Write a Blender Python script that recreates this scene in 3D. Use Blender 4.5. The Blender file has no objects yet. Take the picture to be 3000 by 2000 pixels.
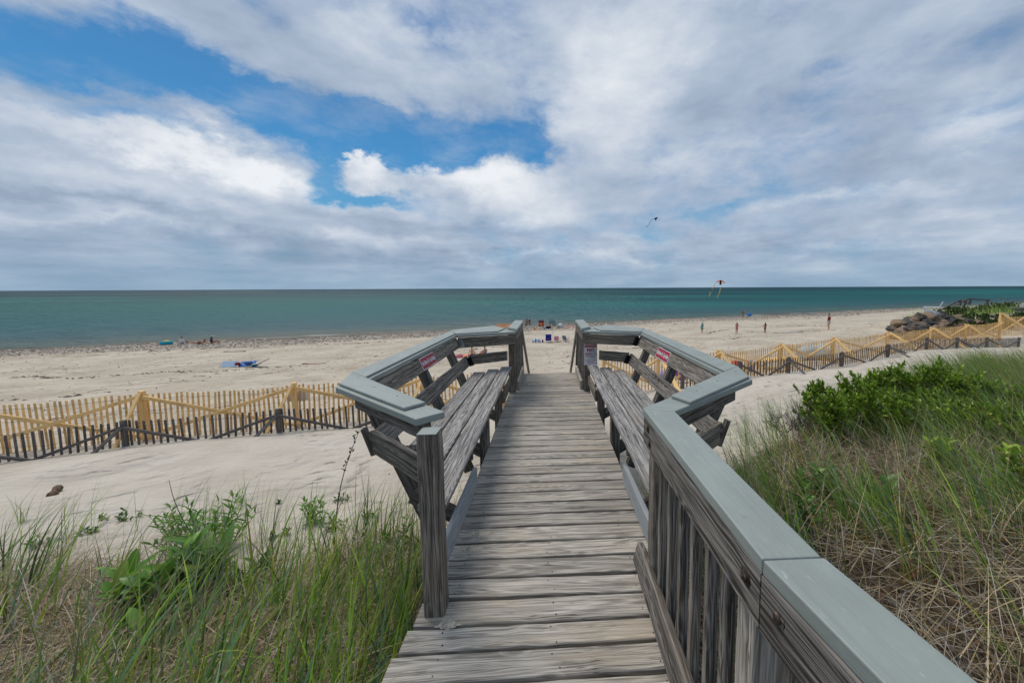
import bpy, bmesh, math, random
import numpy as np
from mathutils import Vector, Matrix
random.seed(7); rng=np.random.default_rng(11)
S=bpy.context.scene; C=S.collection
PI=math.pi
# ------------------------------------------------------------------ camera
f_,cx_,cy_,CH=1080.,1664.,937.,1.61
def nrm(v): return v/np.linalg.norm(v)
p1=np.array([0-cx_,851.5-cy_,f_]);p2=np.array([3000-cx_,837.5-cy_,f_])
n_=nrm(np.cross(p2,p1)); n_=n_ if n_[1]>0 else -n_
yv=np.array([1608.5-cx_,844.-cy_,f_]); yv=nrm(yv-yv.dot(n_)*n_)
xv=np.cross(n_,yv); xv=xv if xv[0]>0 else -xv
RW=np.array([xv,yv,-n_])            # camera(x right,y down,z fwd) -> world
M=np.column_stack([RW@np.array([1,0,0]),RW@np.array([0,-1,0]),RW@np.array([0,0,-1])])
cam=bpy.data.cameras.new('camera'); co=bpy.data.objects.new('camera',cam); C.objects.link(co)
mw=Matrix([list(M[i])+[0] for i in range(3)]+[[0,0,0,1]]); mw.translation=Vector((0,0,CH)); co.matrix_world=mw
cam.sensor_width=36; cam.sensor_fit='HORIZONTAL'; cam.lens=36*f_/3000
cam.shift_x=(1500-cx_)/3000; cam.shift_y=(cy_-1000)/3000
cam.clip_start=.05; cam.clip_end=60000
S.camera=co
# ------------------------------------------------------------------ node helpers
class NT:
    def __init__(s,tree): s.t=tree; s.n=tree.nodes; s.l=tree.links
    def node(s,typ,ins=None,**kw):
        nd=s.n.new(typ)
        for k,v in kw.items(): setattr(nd,k,v)
        for k,v in (ins or {}).items():
            sock=nd.inputs[k]
            if isinstance(v,bpy.types.NodeSocket): s.l.new(v,sock)
            else: sock.default_value=v
        return nd
    def m(s,op,*a,clamp=False):
        nd=s.n.new('ShaderNodeMath'); nd.operation=op; nd.use_clamp=clamp
        for i,v in enumerate(a):
            if isinstance(v,bpy.types.NodeSocket): s.l.new(v,nd.inputs[i])
            else: nd.inputs[i].default_value=v
        return nd.outputs[0]
    def vm(s,op,*a):
        nd=s.n.new('ShaderNodeVectorMath'); nd.operation=op
        for i,v in enumerate(a):
            if isinstance(v,bpy.types.NodeSocket): s.l.new(v,nd.inputs[i])
            else: nd.inputs[i].default_value=v
        return nd.outputs[0]
    def noise(s,vec,scale,detail=4,rough=.55,dist=0,out='Fac',lac=2.0):
        nd=s.node('ShaderNodeTexNoise',{'Vector':vec,'Scale':scale,'Detail':detail,'Roughness':rough,'Distortion':dist,'Lacunarity':lac})
        return nd.outputs[out]
    def mix(s,fac,a,b,mode='MIX'):
        nd=s.n.new('ShaderNodeMix'); nd.data_type='RGBA'; nd.blend_type=mode; nd.clamp_factor=True
        for k,v in ((0,fac),(6,a),(7,b)):
            if isinstance(v,bpy.types.NodeSocket): s.l.new(v,nd.inputs[k])
            elif k==0: nd.inputs[0].default_value=v
            else: nd.inputs[k].default_value=(*v[:3],1)
        return nd.outputs[2]
    def ss(s,x,a,b,lo=0.,hi=1.):
        nd=s.node('ShaderNodeMapRange',{'Value':x,'From Min':a,'From Max':b,'To Min':lo,'To Max':hi},interpolation_type='SMOOTHSTEP')
        return nd.outputs[0]
    def ramp(s,x,pts):
        nd=s.n.new('ShaderNodeValToRGB'); cr=nd.color_ramp
        while len(cr.elements)<len(pts): cr.elements.new(.5)
        for e,(p,c) in zip(cr.elements,pts): e.position=p; e.color=(*c,1)
        s.l.new(x,nd.inputs[0]); return nd.outputs[0]
    def sc(s,vec,x,y,z): return s.vm('MULTIPLY',vec,(x,y,z))
    def bump(s,h,strength,dist): return s.node('ShaderNodeBump',{'Height':h,'Strength':strength,'Distance':dist}).outputs[0]
def mat(name):
    m=bpy.data.materials.new(name); m.use_nodes=True; m.node_tree.nodes.clear(); return m,NT(m.node_tree)
def fin(m,T,col,rough=.7,bump=None,spec=.3,metal=0.,extra=None):
    ins={'Base Color':col if isinstance(col,bpy.types.NodeSocket) else (*col,1),'Roughness':rough,'Specular IOR Level':spec,'Metallic':metal}
    if bump is not None: ins['Normal']=bump
    b=T.node('ShaderNodeBsdfPrincipled',ins); o=T.n.new('ShaderNodeOutputMaterial')
    sh=b.outputs[0]
    if extra: sh=extra(sh)
    T.l.new(sh,o.inputs[0]); return m
MATS={}
def plain(name,col,rough=.7,var=.12,scale=8,spec=.3,metal=0.):
    if name in MATS: return MATS[name]
    m,T=mat(name); tc=T.n.new('ShaderNodeTexCoord').outputs['Object']
    n=T.noise(tc,scale,4)
    dk=tuple(c*(1-var*1.6) for c in col); lt=tuple(min(1,c*(1+var)) for c in col)
    c=T.mix(T.ss(n,.3,.7),dk,lt)
    MATS[name]=fin(m,T,c,rough,T.bump(n,.2,.01),spec,metal); return MATS[name]
def wood(name,dark,light,warm,k=1.,contrast=1.,rough=.85,green=0.):
    """weathered timber, grain along attribute gco.x"""
    m,T=mat(name)
    g=T.node('ShaderNodeAttribute',attribute_name='gco').outputs['Vector']
    ti=T.node('ShaderNodeAttribute',attribute_name='tint').outputs['Fac']
    warp=T.noise(T.sc(g,2.2,7,7),1,3,.5,out='Color')
    g2=T.vm('ADD',g,T.sc(T.vm('SUBTRACT',warp,(.5,.5,.5)),.0,.007,.007))
    fine=T.noise(T.sc(g2,4.,170,170),1,5,.7)
    cont=T.noise(T.sc(g2,.5,7.5*k,7.5*k),1,2,.4)
    rings=T.m('SINE',T.m('MULTIPLY',T.m('MULTIPLY_ADD',fine,.012,cont),190.*k))
    rings=T.m('POWER',T.m('MULTIPLY_ADD',rings,.5,.5),1.6)
    med=T.noise(T.sc(g2,1.6,55,55),1,5,.65)
    big=T.noise(T.sc(g,1.3,5,5),1,3,.6)
    a=T.m('MULTIPLY_ADD',rings,.085,T.m('MULTIPLY',fine,.52))
    a=T.m('MULTIPLY_ADD',med,.48,a)
    a=T.m('SUBTRACT',T.m('MULTIPLY_ADD',T.m('SUBTRACT',a,.54),1.5*contrast,.54),0.)
    c=T.mix(T.ss(a,.25,.85),dark,light)
    # patches: warmer, darker dirt, individual plank tint
    c=T.mix(T.m('MULTIPLY',T.ss(big,.5,.72),.45),c,warm)
    dirt=T.noise(T.sc(g,3.,14,14),1,4,.7)
    c=T.mix(T.m('MULTIPLY',T.ss(dirt,.56,.72),.45),c,tuple(x*.45 for x in dark))
    if green>0:
        c=T.mix(T.m('MULTIPLY',T.ss(T.noise(g,6,4),.5,.7),green),c,(.06,.065,.03))
    c=T.mix(1.,c,T.node('ShaderNodeCombineColor',{'Red':T.m('MULTIPLY_ADD',ti,.38,.78),'Green':T.m('MULTIPLY_ADD',ti,.37,.78),'Blue':T.m('MULTIPLY_ADD',ti,.34,.79)}).outputs[0],'MULTIPLY')
    kv=T.node('ShaderNodeTexVoronoi',{'Vector':T.sc(g,2.6,8.5,8.5),'Scale':1.}).outputs['Distance']
    kn=T.m('SUBTRACT',1.,T.ss(kv,.07,.13)); c=T.mix(T.m('MULTIPLY',kn,.65),c,tuple(x*.9 for x in dark)); ko=T.m('MULTIPLY',T.m('SUBTRACT',1.,T.ss(T.m('ABSOLUTE',T.m('SUBTRACT',kv,.17)),.0,.035)),.3); c=T.mix(ko,c,light)
    # cracks (deep thin dark lines along the grain)
    cr=T.noise(T.sc(g2,1.6,60,60),1,2,.5)
    crk=T.ss(T.m('ABSOLUTE',T.m('SUBTRACT',cr,.5)),.0,.022)
    crm=T.ss(T.noise(T.sc(g,1.5,9,9),1,2),.5,.62)
    crf=T.m('MULTIPLY',T.m('SUBTRACT',1.,crk),crm)
    c=T.mix(T.m('MULTIPLY',crf,.75),c,(.012,.011,.01))
    h=T.m('SUBTRACT',a,crf)
    MATS[name]=fin(m,T,c,rough,T.bump(h,.55,.004),.2); return MATS[name]
def paint(name,col):
    m,T=mat(name)
    g=T.node('ShaderNodeAttribute',attribute_name='gco').outputs['Vector']
    fine=T.noise(T.sc(g,2.5,110,110),1,4,.6)
    big=T.noise(T.sc(g,3,8,8),1,4,.6)
    blot=T.noise(g,40,3,.6)
    c=T.mix(T.ss(big,.3,.7),tuple(x*.90 for x in col),tuple(x*1.05 for x in col))
    c=T.mix(T.m('MULTIPLY',T.ss(fine,.55,.75),.30),c,tuple(x*.62 for x in col))
    c=T.mix(T.m('MULTIPLY',T.ss(blot,.55,.8),.2),c,(.42,.45,.44))
    gr=T.noise(T.sc(g,1.2,45,45),1,4,.6); c=T.mix(T.m('MULTIPLY',T.ss(gr,.52,.68),.28),c,tuple(x*.66 for x in col))
    dm=T.noise(T.sc(g,2.,5,5),1,5,.7); c=T.mix(T.m('MULTIPLY',T.ss(dm,.54,.72),.38),c,(.17,.185,.165))
    sf=T.noise(T.sc(g,16,60,60),1,3,.7); c=T.mix(T.m('MULTIPLY',T.ss(sf,.66,.74),.5),c,(.50,.52,.51))
    dr=T.node('ShaderNodeTexVoronoi',{'Vector':g,'Scale':11.}).outputs['Distance']; c=T.mix(T.m('MULTIPLY',T.m('MULTIPLY',T.m('SUBTRACT',1.,T.ss(dr,.05,.09)),T.ss(T.noise(g,3,2),.52,.6)),.8),c,(.05,.05,.045))
    vo=T.node('ShaderNodeTexVoronoi',{'Vector':g,'Scale':5.5})
    rs=T.m('MULTIPLY',T.m('SUBTRACT',1.,T.ss(vo.outputs['Distance'],.025,.075)),T.ss(T.noise(g,9,2),.5,.56))
    c=T.mix(rs,c,(.19,.07,.025))
    MATS[name]=fin(m,T,c,T.m('MULTIPLY_ADD',blot,.3,.38),T.bump(T.m('ADD',fine,T.m('MULTIPLY',blot,.6)),.35,.003),.45); return MATS[name]
W_deck=wood('weathered_deck_wood',(.16,.145,.125),(.54,.505,.45),(.46,.38,.28),1.,1.25)
W_seat=wood('weathered_seat_wood',(.095,.092,.092),(.42,.41,.40),(.30,.265,.225),1.3,1.8)
W_rail=wood('dark_rail_wood',(.045,.040,.036),(.32,.295,.265),(.20,.155,.11),1.2,1.7,green=.12)
W_post=wood('post_wood',(.065,.056,.047),(.32,.285,.245),(.22,.17,.12),1.2,1.65,green=.25)
W_kick=wood('pale_grey_board',(.22,.24,.26),(.42,.45,.47),(.34,.35,.35),.6,.55)
W_pine=wood('fresh_pine',(.68,.40,.15),(.98,.70,.33),(.82,.52,.21),1.,.7,rough=.7)
W_grey=wood('old_grey_fence_wood',(.06,.055,.055),(.20,.185,.18),(.14,.12,.11),1.,1.)
W_tan=wood('bare_tan_wood',(.20,.09,.035),(.40,.20,.085),(.30,.14,.05),1.,1.)
PAINT=paint('grey_green_paint',(.27,.305,.285))
M_dark=plain('black_steel',(.015,.015,.016),.45,.2,30,.5,.4)
M_galv=plain('galvanised_steel',(.42,.47,.50),.45,.2,60,.5,.6)
M_nail=plain('nail_head',(.035,.025,.02),.6,.3,60)
M_rust=plain('rusty_bolt',(.10,.075,.06),.6,.6,60,.4,.5)
M_wire=plain('fence_wire',(.12,.12,.12),.5,.1,20,.4,.6)
# ------------------------------------------------------------------ object helpers
def tag(o,label=None,cat=None,group=None,kind=None):
    if label: o['label']=label
    if cat: o['category']=cat
    if group: o['group']=group
    if kind: o['kind']=kind
    return o
def empty(name,loc,label,cat,group=None,rz=0.):
    o=bpy.data.objects.new(name,None); C.objects.link(o); o.location=loc; o.rotation_euler=(0,0,rz); o.empty_display_size=.1
    return tag(o,label,cat,group)
def link(name,me,parent=None,mats=()):
    o=bpy.data.objects.new(name,me); C.objects.link(o)
    for m in mats:
        if m.name not in [x.name for x in me.materials if x]: me.materials.append(m)
    if parent is not None:
        o.parent=parent
        if parent.type=='EMPTY' and parent.get('_w',0)==1: pass
    return o
def copy_tree(o,parent=None):
    c=o.copy(); C.objects.link(c)
    if parent is not None: c.parent=parent
    for ch in [x for x in C.objects if x.parent==o]: copy_tree(ch,c)
    return c
class MB:
    """collects boards/tubes into one mesh with grain coords"""
    def __init__(s): s.v=[];s.f=[];s.g=[];s.t=[];s.mi=[];s.sm=[];s.n=0
    def add(s,v,f,g=None,t=.5,mi=0,smooth=False):
        v=[tuple(map(float,x)) for x in v]
        s.v+=v; s.f+=[tuple(i+s.n for i in q) for q in f]; s.g+=(g if g is not None else v); s.t+=[t]*len(v); s.mi+=[mi]*len(f); s.sm+=[smooth]*len(f); s.n+=len(v)
    def board(s,p0,p1,w,t,side,ch=.004,n=1,jit=0.,cut0=0.,cut1=0.,mi=0,tint=None,w1=None):
        p0=np.array(p0,float);p1=np.array(p1,float); L=np.linalg.norm(p1-p0); d=(p1-p0)/L
        sd=np.array(side,float); sd=nrm(sd-sd.dot(d)*d); up=np.cross(d,sd)
        off=rng.uniform(-50,50,3); tint=rng.random() if tint is None else tint
        vs=[];gs=[]
        for i in range(n+1):
            u=i/n; ww=(w if w1 is None else w+(w1-w)*u)/2; tt=t/2
            prof=[(-ww+ch,-tt),(ww-ch,-tt),(ww,-tt+ch),(ww,tt-ch),(ww-ch,tt),(-ww+ch,tt),(-ww,tt-ch),(-ww,-tt+ch)]
            ja,jb,jc=(rng.normal(0,jit,3) if jit>0 else (0,0,0))
            for (a,b) in prof:
                x=u*L+(cut0*a*(1-u) + cut1*a*u)
                a2=a+ (ja if a>0 else jb); b2=b+jc*.5
                vs.append(p0+d*x+sd*a2+up*b2); gs.append((off[0]+x,off[1]+a,off[2]+b))
        fs=[tuple(range(7,-1,-1)),tuple(range(n*8,n*8+8))]
        for i in range(n):
            for k in range(8):
                a=i*8+k;b=i*8+(k+1)%8; fs.append((a,b,b+8,a+8))
        s.add(vs,fs,gs,tint,mi)
        return d,sd,up
    def box(s,c,sx,sy,sz,rz=0.,mi=0,ch=.003,tint=None):
        c=np.array(c,float); dx=np.array([math.cos(rz),math.sin(rz),0]);dy=np.array([-math.sin(rz),math.cos(rz),0]);dz=np.array([0,0,1.])
        dims=[(sx,dx),(sy,dy),(sz,dz)]; dims.sort(key=lambda q:-q[0])
        L,d=dims[0]; w,sd=dims[1]; t,_=dims[2]
        s.board(c-d*L/2,c+d*L/2,w,t,sd,ch=min(ch,t*.3),mi=mi,tint=tint)
    def tube(s,pts,rad,n=6,mi=0,cap=True,tint=.5):
        pts=[np.array(p,float) for p in pts]; m=len(pts); rad=[rad]*m if np.isscalar(rad) else rad
        vs=[];gs=[]; L=0
        for i,p in enumerate(pts):
            d=nrm(pts[min(i+1,m-1)]-pts[max(i-1,0)])
            a=np.array([0,0,1.]) if abs(d[2])<.9 else np.array([1.,0,0]); u=nrm(np.cross(d,a)); w=np.cross(d,u)
            if i: L+=np.linalg.norm(p-pts[i-1])
            for k in range(n):
                th=2*PI*k/n; o=(u*math.cos(th)+w*math.sin(th))*rad[i]; vs.append(p+o); gs.append((L,math.cos(th)*rad[i],math.sin(th)*rad[i]))
        fs=[]
        for i in range(m-1):
            for k in range(n):
                a=i*n+k;b=i*n+(k+1)%n; fs.append((a,b,b+n,a+n))
        if cap: fs+= [tuple(range(n-1,-1,-1)),tuple(range((m-1)*n,m*n))]
        s.add(vs,fs,gs,tint,mi,True)
    def disc(s,c,r,nrmv,h=.003,n=8,mi=0):
        c=np.array(c,float); nv=nrm(np.array(nrmv,float)); s.tube([c-nv*.002,c+nv*h],r,n,mi)
    def prism(s,poly,z0,z1,mi=0,tint=None):
        n=len(poly); off=rng.uniform(-50,50,3); tint=rng.random() if tint is None else tint
        v=[(x,y,z0) for x,y in poly]+[(x,y,z1) for x,y in poly]
        f=[tuple(range(n-1,-1,-1)),tuple(range(n,2*n))]+[(i,(i+1)%n,(i+1)%n+n,i+n) for i in range(n)]
        d=np.array(poly[1])-np.array(poly[0]); d=d/np.linalg.norm(d)
        g=[(off[0]+x*d[0]+y*d[1],off[1]-x*d[1]+y*d[0],off[2]+z) for x,y,z in v]
        s.add(v,f,g,tint,mi)
    def build(s,name,mats,parent=None):
        me=bpy.data.meshes.new(name); me.from_pydata(s.v,[],s.f)
        a=me.attributes.new('gco','FLOAT_VECTOR','POINT'); a.data.foreach_set('vector',np.array(s.g,'f').ravel())
        a=me.attributes.new('tint','FLOAT','POINT'); a.data.foreach_set('value',np.array(s.t,'f'))
        for m in (mats if isinstance(mats,(list,tuple)) else [mats]): me.materials.append(m)
        me.polygons.foreach_set('material_index',s.mi); me.polygons.foreach_set('use_smooth',s.sm); me.update()
        if parent is not None and any(parent.location):
            me.transform(Matrix.Translation(-parent.location))
        return link(name,me,parent)
def fix_loc(root):  # children meshes are authored in world coords: shift already done in build
    return root
# ------------------------------------------------------------------ terrain
FX=[-9000,-60,-8.638,-5.874,5.616,8.511,11.722,15.593,19.546,23.041,26.967,60,140,9000]
FY=[-3311,-3,8.1,8.62,11.869,13.05,14.542,16.106,17.818,19.162,20.605,33,63,3341]
def Fl(x): return np.interp(x,FX,FY)
def Sl(x): return 55.9+.37*np.asarray(x,float)+1.2*np.sin(np.asarray(x,float)*.09)+.5*np.sin(np.asarray(x,float)*.31+1)
CP=[(-9.985,6.962,-1.542),(-8.287,7.418,-1.43),(-7.095,7.641,-1.41),(-5.77,7.898,-1.41),(-4.056,8.38,-1.502),(-2,8.9,-1.55),(0,9.3,-1.6),(2.5,9.9,-1.5),
(5.465,10.922,-1.21),(6.155,11.195,-1.246),(8.046,11.76,-1.266),(10.879,12.948,-1.358),(13.769,14.171,-1.286),(16.357,15.241,-1.161),(18.149,16.009,-1.314),(21.57,17.393,-1.486),(24.725,18.585,-1.739),(26.922,19.386,-1.839),(40,24.5,-1.7),
(-12,6,-1.5),(-20,3,-1.3),(-7,5.3,-1.17),(-4,4.9,-1.02),(-2,5.5,-1.12),(-5,3.5,-.82),(-3,3.2,-.76),(-1.2,3.2,-.76),(-1,1.4,-.42),(-2,1.5,-.45),(-3.5,1.6,-.5),(-1,0,-.2),(0,1.5,-.5),(0,4,-.95),(0,7,-1.35),(-1.5,7,-1.35),
(.9,0,-.25),(.9,2,-.5),(1.5,3.6,-.72),(2.3,4.6,-.8),(1.5,6.5,-1.05),(3,8,-1.15),(2.5,2.5,-.38),(3,1,-.15),(4,4.2,-.42),(5,5.6,-.5),(6,4,-.1),(7,6.3,-.35),(9,8,-.5),(10,6,-.1),(6,8.5,-.85),(9,10.3,-1.0),(14,9,-.4),(14,12,-.95),(20,12,-.8),(20,14.6,-1.15),(30,15,-.9),(6,1,.1),(-6,0,-.3),(-12,-2,-.3),(12,0,.3),(0,-4,-.1),(-20,-10,-.2),(30,0,.2),(0,-15,-.1),(30,-15,.2),(-40,-5,-1)]
_c=np.array(CP); _k=lambda r:r
_A=np.sqrt(((_c[:,None,:2]-_c[None,:,:2])**2).sum(-1)); _n=len(_c)
_B=np.zeros((_n+3,_n+3)); _B[:_n,:_n]=_A+np.eye(_n)*-.02; _B[:_n,_n]=1;_B[:_n,_n+1:]=_c[:,:2]; _B[_n,:_n]=1;_B[_n+1:,:_n]=_c[:,:2].T
_w=np.linalg.solve(_B,np.concatenate([_c[:,2],[0,0,0]]))
def _dune(x,y):
    r=np.sqrt((x[:,None]-_c[None,:,0])**2+(y[:,None]-_c[None,:,1])**2)
    return np.clip(r@_w[:_n]+_w[_n]+_w[_n+1]*x+_w[_n+2]*y,-2.2,.9)
def _wob(x,y): return .5*(np.sin(x*1.3+y*.7)+np.sin(y*1.9-x*.6+1.3)*.8+np.sin(x*2.9+2*np.sin(y*1.1))*.45)
def _tnoise(x,y,s): return (np.sin(x*s+1.7*np.sin(y*s*.7))+np.sin(y*s*1.3+1.9*np.sin(x*s*.8+2))+.5*np.sin((x+y)*s*2.1))/2.5
# mounds around the rock wall (right distance)
def _mound(x,y):
    m=np.exp(-(((x-40)/9.)**4+((y-31.5)/5.)**4))
    return m
def H(x,y):
    x=np.atleast_1d(np.asarray(x,float)).ravel();y=np.atleast_1d(np.asarray(y,float)).ravel()
    F=Fl(x);SS=Sl(x); t=(y-F)/(SS-F)
    zb=-1.6-np.interp(t,[0,.03,.12,.4,.8,1.,1.3,4],[0,.22,.7,1.55,2.1,2.4,3.0,9])
    zb=zb+.035*_tnoise(x,y,.9)*np.clip((y-F)/3,0,1)*np.clip((SS-y)/6,0,1)
    zd=_dune(x,y)+.012*_tnoise(x,y,2.2)+.006*_tnoise(x,y,6.)
    a=np.clip((y-F+.9)/1.3,0,1); a=a*a*(3-2*a)
    z=zd*(1-a)+zb*a
    z=z+_mound(x,y)*1.35
    return z
def h1(x,y): return float(H(x,y)[0])
VBX=[-9,-6,-4.6,-4,-3.4,-2.3,-1.6,-.6,.6,.7,1.3,2.3,4,6,9,12,20,30]
VBY=[2.6,2.9,3.1,3.2,3.35,3.0,3.3,3.5,3.5,3.7,4.0,4.55,5.7,6.5,8.3,9.6,11,12]
def veg(x,y):
    x=np.asarray(x,float);y=np.asarray(y,float)
    b=np.interp(x,VBX,VBY)+.22*_tnoise(x,y,2.3)+.12*_tnoise(x,y,5.1)
    v=np.clip((b-y)/.45,0,1)
    return v
def axis(segs):
    out=[segs[0][0]]
    for a,b,st in segs:
        n=max(1,int(round((b-a)/st))); out+=list(np.linspace(a,b,n+1)[1:])
    return np.array(out)
xs=axis([(-9000,-1200,1500),(-1200,-200,120),(-200,-60,8),(-60,-14,1.),(-14,12,.09),(12,32,.28),(32,60,.8),(60,200,6),(200,1200,120),(1200,9000,1500)])
ys=axis([(-3000,-400,600),(-400,-20,40),(-20,.5,1.2),(.5,9,.08),(9,22,.13),(22,60,.5),(60,110,2),(110,300,30),(300,4000,900)])
X,Y=np.meshgrid(xs,ys); Xf,Yf=X.ravel(),Y.ravel(); Z=np.empty_like(Xf)
for i in range(0,len(Xf),20000): Z[i:i+20000]=H(Xf[i:i+20000],Yf[i:i+20000])
Z=np.where(Yf>200,-12,Z)
nx,ny=len(xs),len(ys)
idx=np.arange(nx*ny).reshape(ny,nx)
q=np.stack([idx[:-1,:-1],idx[:-1,1:],idx[1:,1:],idx[1:,:-1]],-1).reshape(-1,4)
def fastmesh(name,v,q,smooth=True):
    me=bpy.data.meshes.new(name); me.vertices.add(len(v)); me.vertices.foreach_set('co',np.ascontiguousarray(v,'f').ravel())
    k=q.shape[1]; me.loops.add(q.size); me.loops.foreach_set('vertex_index',q.astype('i').ravel())
    me.polygons.add(len(q)); me.polygons.foreach_set('loop_start',np.arange(0,q.size,k,dtype='i'))
    try: me.polygons.foreach_set('loop_total',np.full(len(q),k,'i'))
    except Exception: pass
    me.polygons.foreach_set('use_smooth',np.full(len(q),smooth)); me.update(calc_edges=True); return me
me=fastmesh('sand',np.stack([Xf,Yf,Z],-1),q)
a=me.attributes.new('veg','FLOAT','POINT'); a.data.foreach_set('value',(veg(Xf,Yf)*(Yf>-6)).astype('f'))
t_=(Yf-Fl(Xf))/(Sl(Xf)-Fl(Xf)); a=me.attributes.new('beach','FLOAT','POINT'); a.data.foreach_set('value',np.clip(t_,-1,3).astype('f'))
a=me.attributes.new('shore','FLOAT','POINT'); a.data.foreach_set('value',np.clip((Sl(Xf)-Yf)*.93,-100,300).astype('f'))
m,T=mat('sand')
P=T.n.new('ShaderNodeNewGeometry').outputs['Position']
vg=T.node('ShaderNodeAttribute',attribute_name='veg').outputs['Fac']; be=T.node('ShaderNodeAttribute',attribute_name='beach').outputs['Fac']; sh=T.node('ShaderNodeAttribute',attribute_name='shore').outputs['Fac']
big=T.noise(P,.8,4); fine=T.noise(P,160,3,.7); mid=T.noise(P,7,5,.6)
dune=T.mix(T.ss(big,.3,.7),(.50,.45,.38),(.60,.55,.475))
dune=T.mix(T.m('MULTIPLY',T.ss(fine,.3,.8),.35),dune,(.40,.355,.30))
beach=T.mix(T.ss(T.noise(P,.35,5,.6),.35,.65),(.44,.375,.295),(.55,.485,.39))
beach=T.mix(T.m('MULTIPLY',T.ss(T.noise(P,22,3,.7),.5,.8),.30),beach,(.30,.255,.20))
bf=T.ss(be,-.03,.03)
c=T.mix(bf,dune,beach)
# scattered pebbles / shells on the beach
P2=T.vm('MULTIPLY',P,(1,1,.0))
def specks(scale,thr,dens,dn_lo,dn_hi,seed):
    vo=T.node('ShaderNodeTexVoronoi',{'Vector':T.vm('ADD',T.vm('ADD',T.sc(P2,.8,1.3,0),T.sc(T.noise(P2,4,2,out='Color'),.25,.25,0)),(seed,seed*1.3,0)),'Scale':scale})
    d=T.m('SUBTRACT',1.,T.ss(vo.outputs['Distance'],thr*.7,thr))
    sel=T.ss(T.noise(T.vm('ADD',P2,(seed,0,0)),dens,3,.6),dn_lo,dn_hi)
    rn=T.node('ShaderNodeSeparateColor',{'Color':vo.outputs['Color']})
    return T.m('MULTIPLY',d,sel),rn
s1,r1=specks(1.9,.13,.25,.38,.55,3.)
pick=T.ss(r1.outputs[0],.45,.5)
pc=T.ramp(r1.outputs[1],[(0,(.05,.045,.04)),(.4,(.14,.11,.09)),(.7,(.22,.20,.20)),(1,(.62,.58,.52))])
c=T.mix(T.m('MULTIPLY',T.m('MULTIPLY',s1,pick),bf),c,pc)
s2,r2=specks(5.,.2,.4,.35,.55,9.)
pc2=T.ramp(r2.outputs[1],[(0,(.08,.07,.06)),(.5,(.20,.17,.14)),(.8,(.25,.24,.24)),(1,(.60,.56,.50))])
c=T.mix(T.m('MULTIPLY',T.m('MULTIPLY',s2,T.ss(r2.outputs[0],.5,.55)),T.m('MULTIPLY',bf,.8)),c,pc2)
# weed wrack lines, parallel to the shore
wl=T.noise(T.sc(P,.25,.9,0),1,4,.6); shw=T.m('MULTIPLY_ADD',T.m('SUBTRACT',wl,.5),16.,sh)
def line(at,w,br):
    l=T.m('SUBTRACT',1.,T.ss(T.m('ABSOLUTE',T.m('SUBTRACT',shw,at)),w*.4,w)); return T.m('MULTIPLY',l,T.ss(T.noise(P,br,4,.7),.47,.56))
wk=T.m('MAXIMUM',T.m('MAXIMUM',line(11.,.45,1.1),line(27.,.35,.8)),T.m('MAXIMUM',line(19.,.22,.6),line(35.,.2,.6)))
c=T.mix(T.m('MULTIPLY',wk,.8),c,(.10,.07,.045))
# pebble band by the water
vo=T.node('ShaderNodeTexVoronoi',{'Vector':T.vm('ADD',P2,(3,3,0)),'Scale':4.})
rr=T.node('ShaderNodeSeparateColor',{'Color':vo.outputs['Color']})
peb=T.ramp(rr.outputs[0],[(0,(.06,.05,.045)),(.3,(.17,.14,.12)),(.55,(.30,.24,.18)),(.8,(.20,.20,.21)),(1,(.55,.50,.45))])
shp=T.m('MULTIPLY_ADD',T.m('SUBTRACT',T.noise(P,.5,4,.6),.5),5.,sh)
pb=T.m('SUBTRACT',1.,T.ss(shp,5.5,10.5)); pb=T.m('MULTIPLY',pb,T.ss(T.noise(T.vm('ADD',P,(9,0,0)),3.,3),.3,.5))
c=T.mix(T.m('MULTIPLY',pb,.8),c,peb)
wet=T.m('SUBTRACT',1.,T.ss(shp,1.0,2.8)); c=T.mix(T.m('MULTIPLY',wet,.65),c,(.13,.095,.065))
# litter under the grass, its colour darkened to add shade between the blades
lit=T.mix(T.ss(T.noise(P,28,5,.75),.35,.65),(.018,.013,.009),(.11,.08,.05))
lf=T.ss(T.m('MULTIPLY_ADD',T.m('SUBTRACT',mid,.5),.9,vg),.35,.75)
c=T.mix(lf,c,lit)
# foot dimples on the dune
ft=T.node('ShaderNodeTexVoronoi',{'Vector':T.vm('ADD',P,T.sc(T.noise(P,3,2,out='Color'),.3,.3,.3)),'Scale':3.2},feature='SMOOTH_F1').outputs['Distance']
dim=T.ss(ft,.0,.45); dsel=T.ss(T.noise(P,.55,3),.42,.6)
rip=T.noise(T.sc(P,3,9,1),1,3,.55)
hgt=T.m('ADD',T.m('MULTIPLY',T.m('MULTIPLY',dim,dsel),1.1),T.m('ADD',T.m('MULTIPLY',mid,.55),T.m('ADD',T.m('MULTIPLY',fine,.05),T.m('MULTIPLY',rip,.35))))
fin(m,T,c,.95,T.bump(hgt,1.,.10),.15)
o=link('sand',me,None,[m]); o['kind']='structure'; o['label']='pale sand dune and beach'; SAND=m
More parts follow.
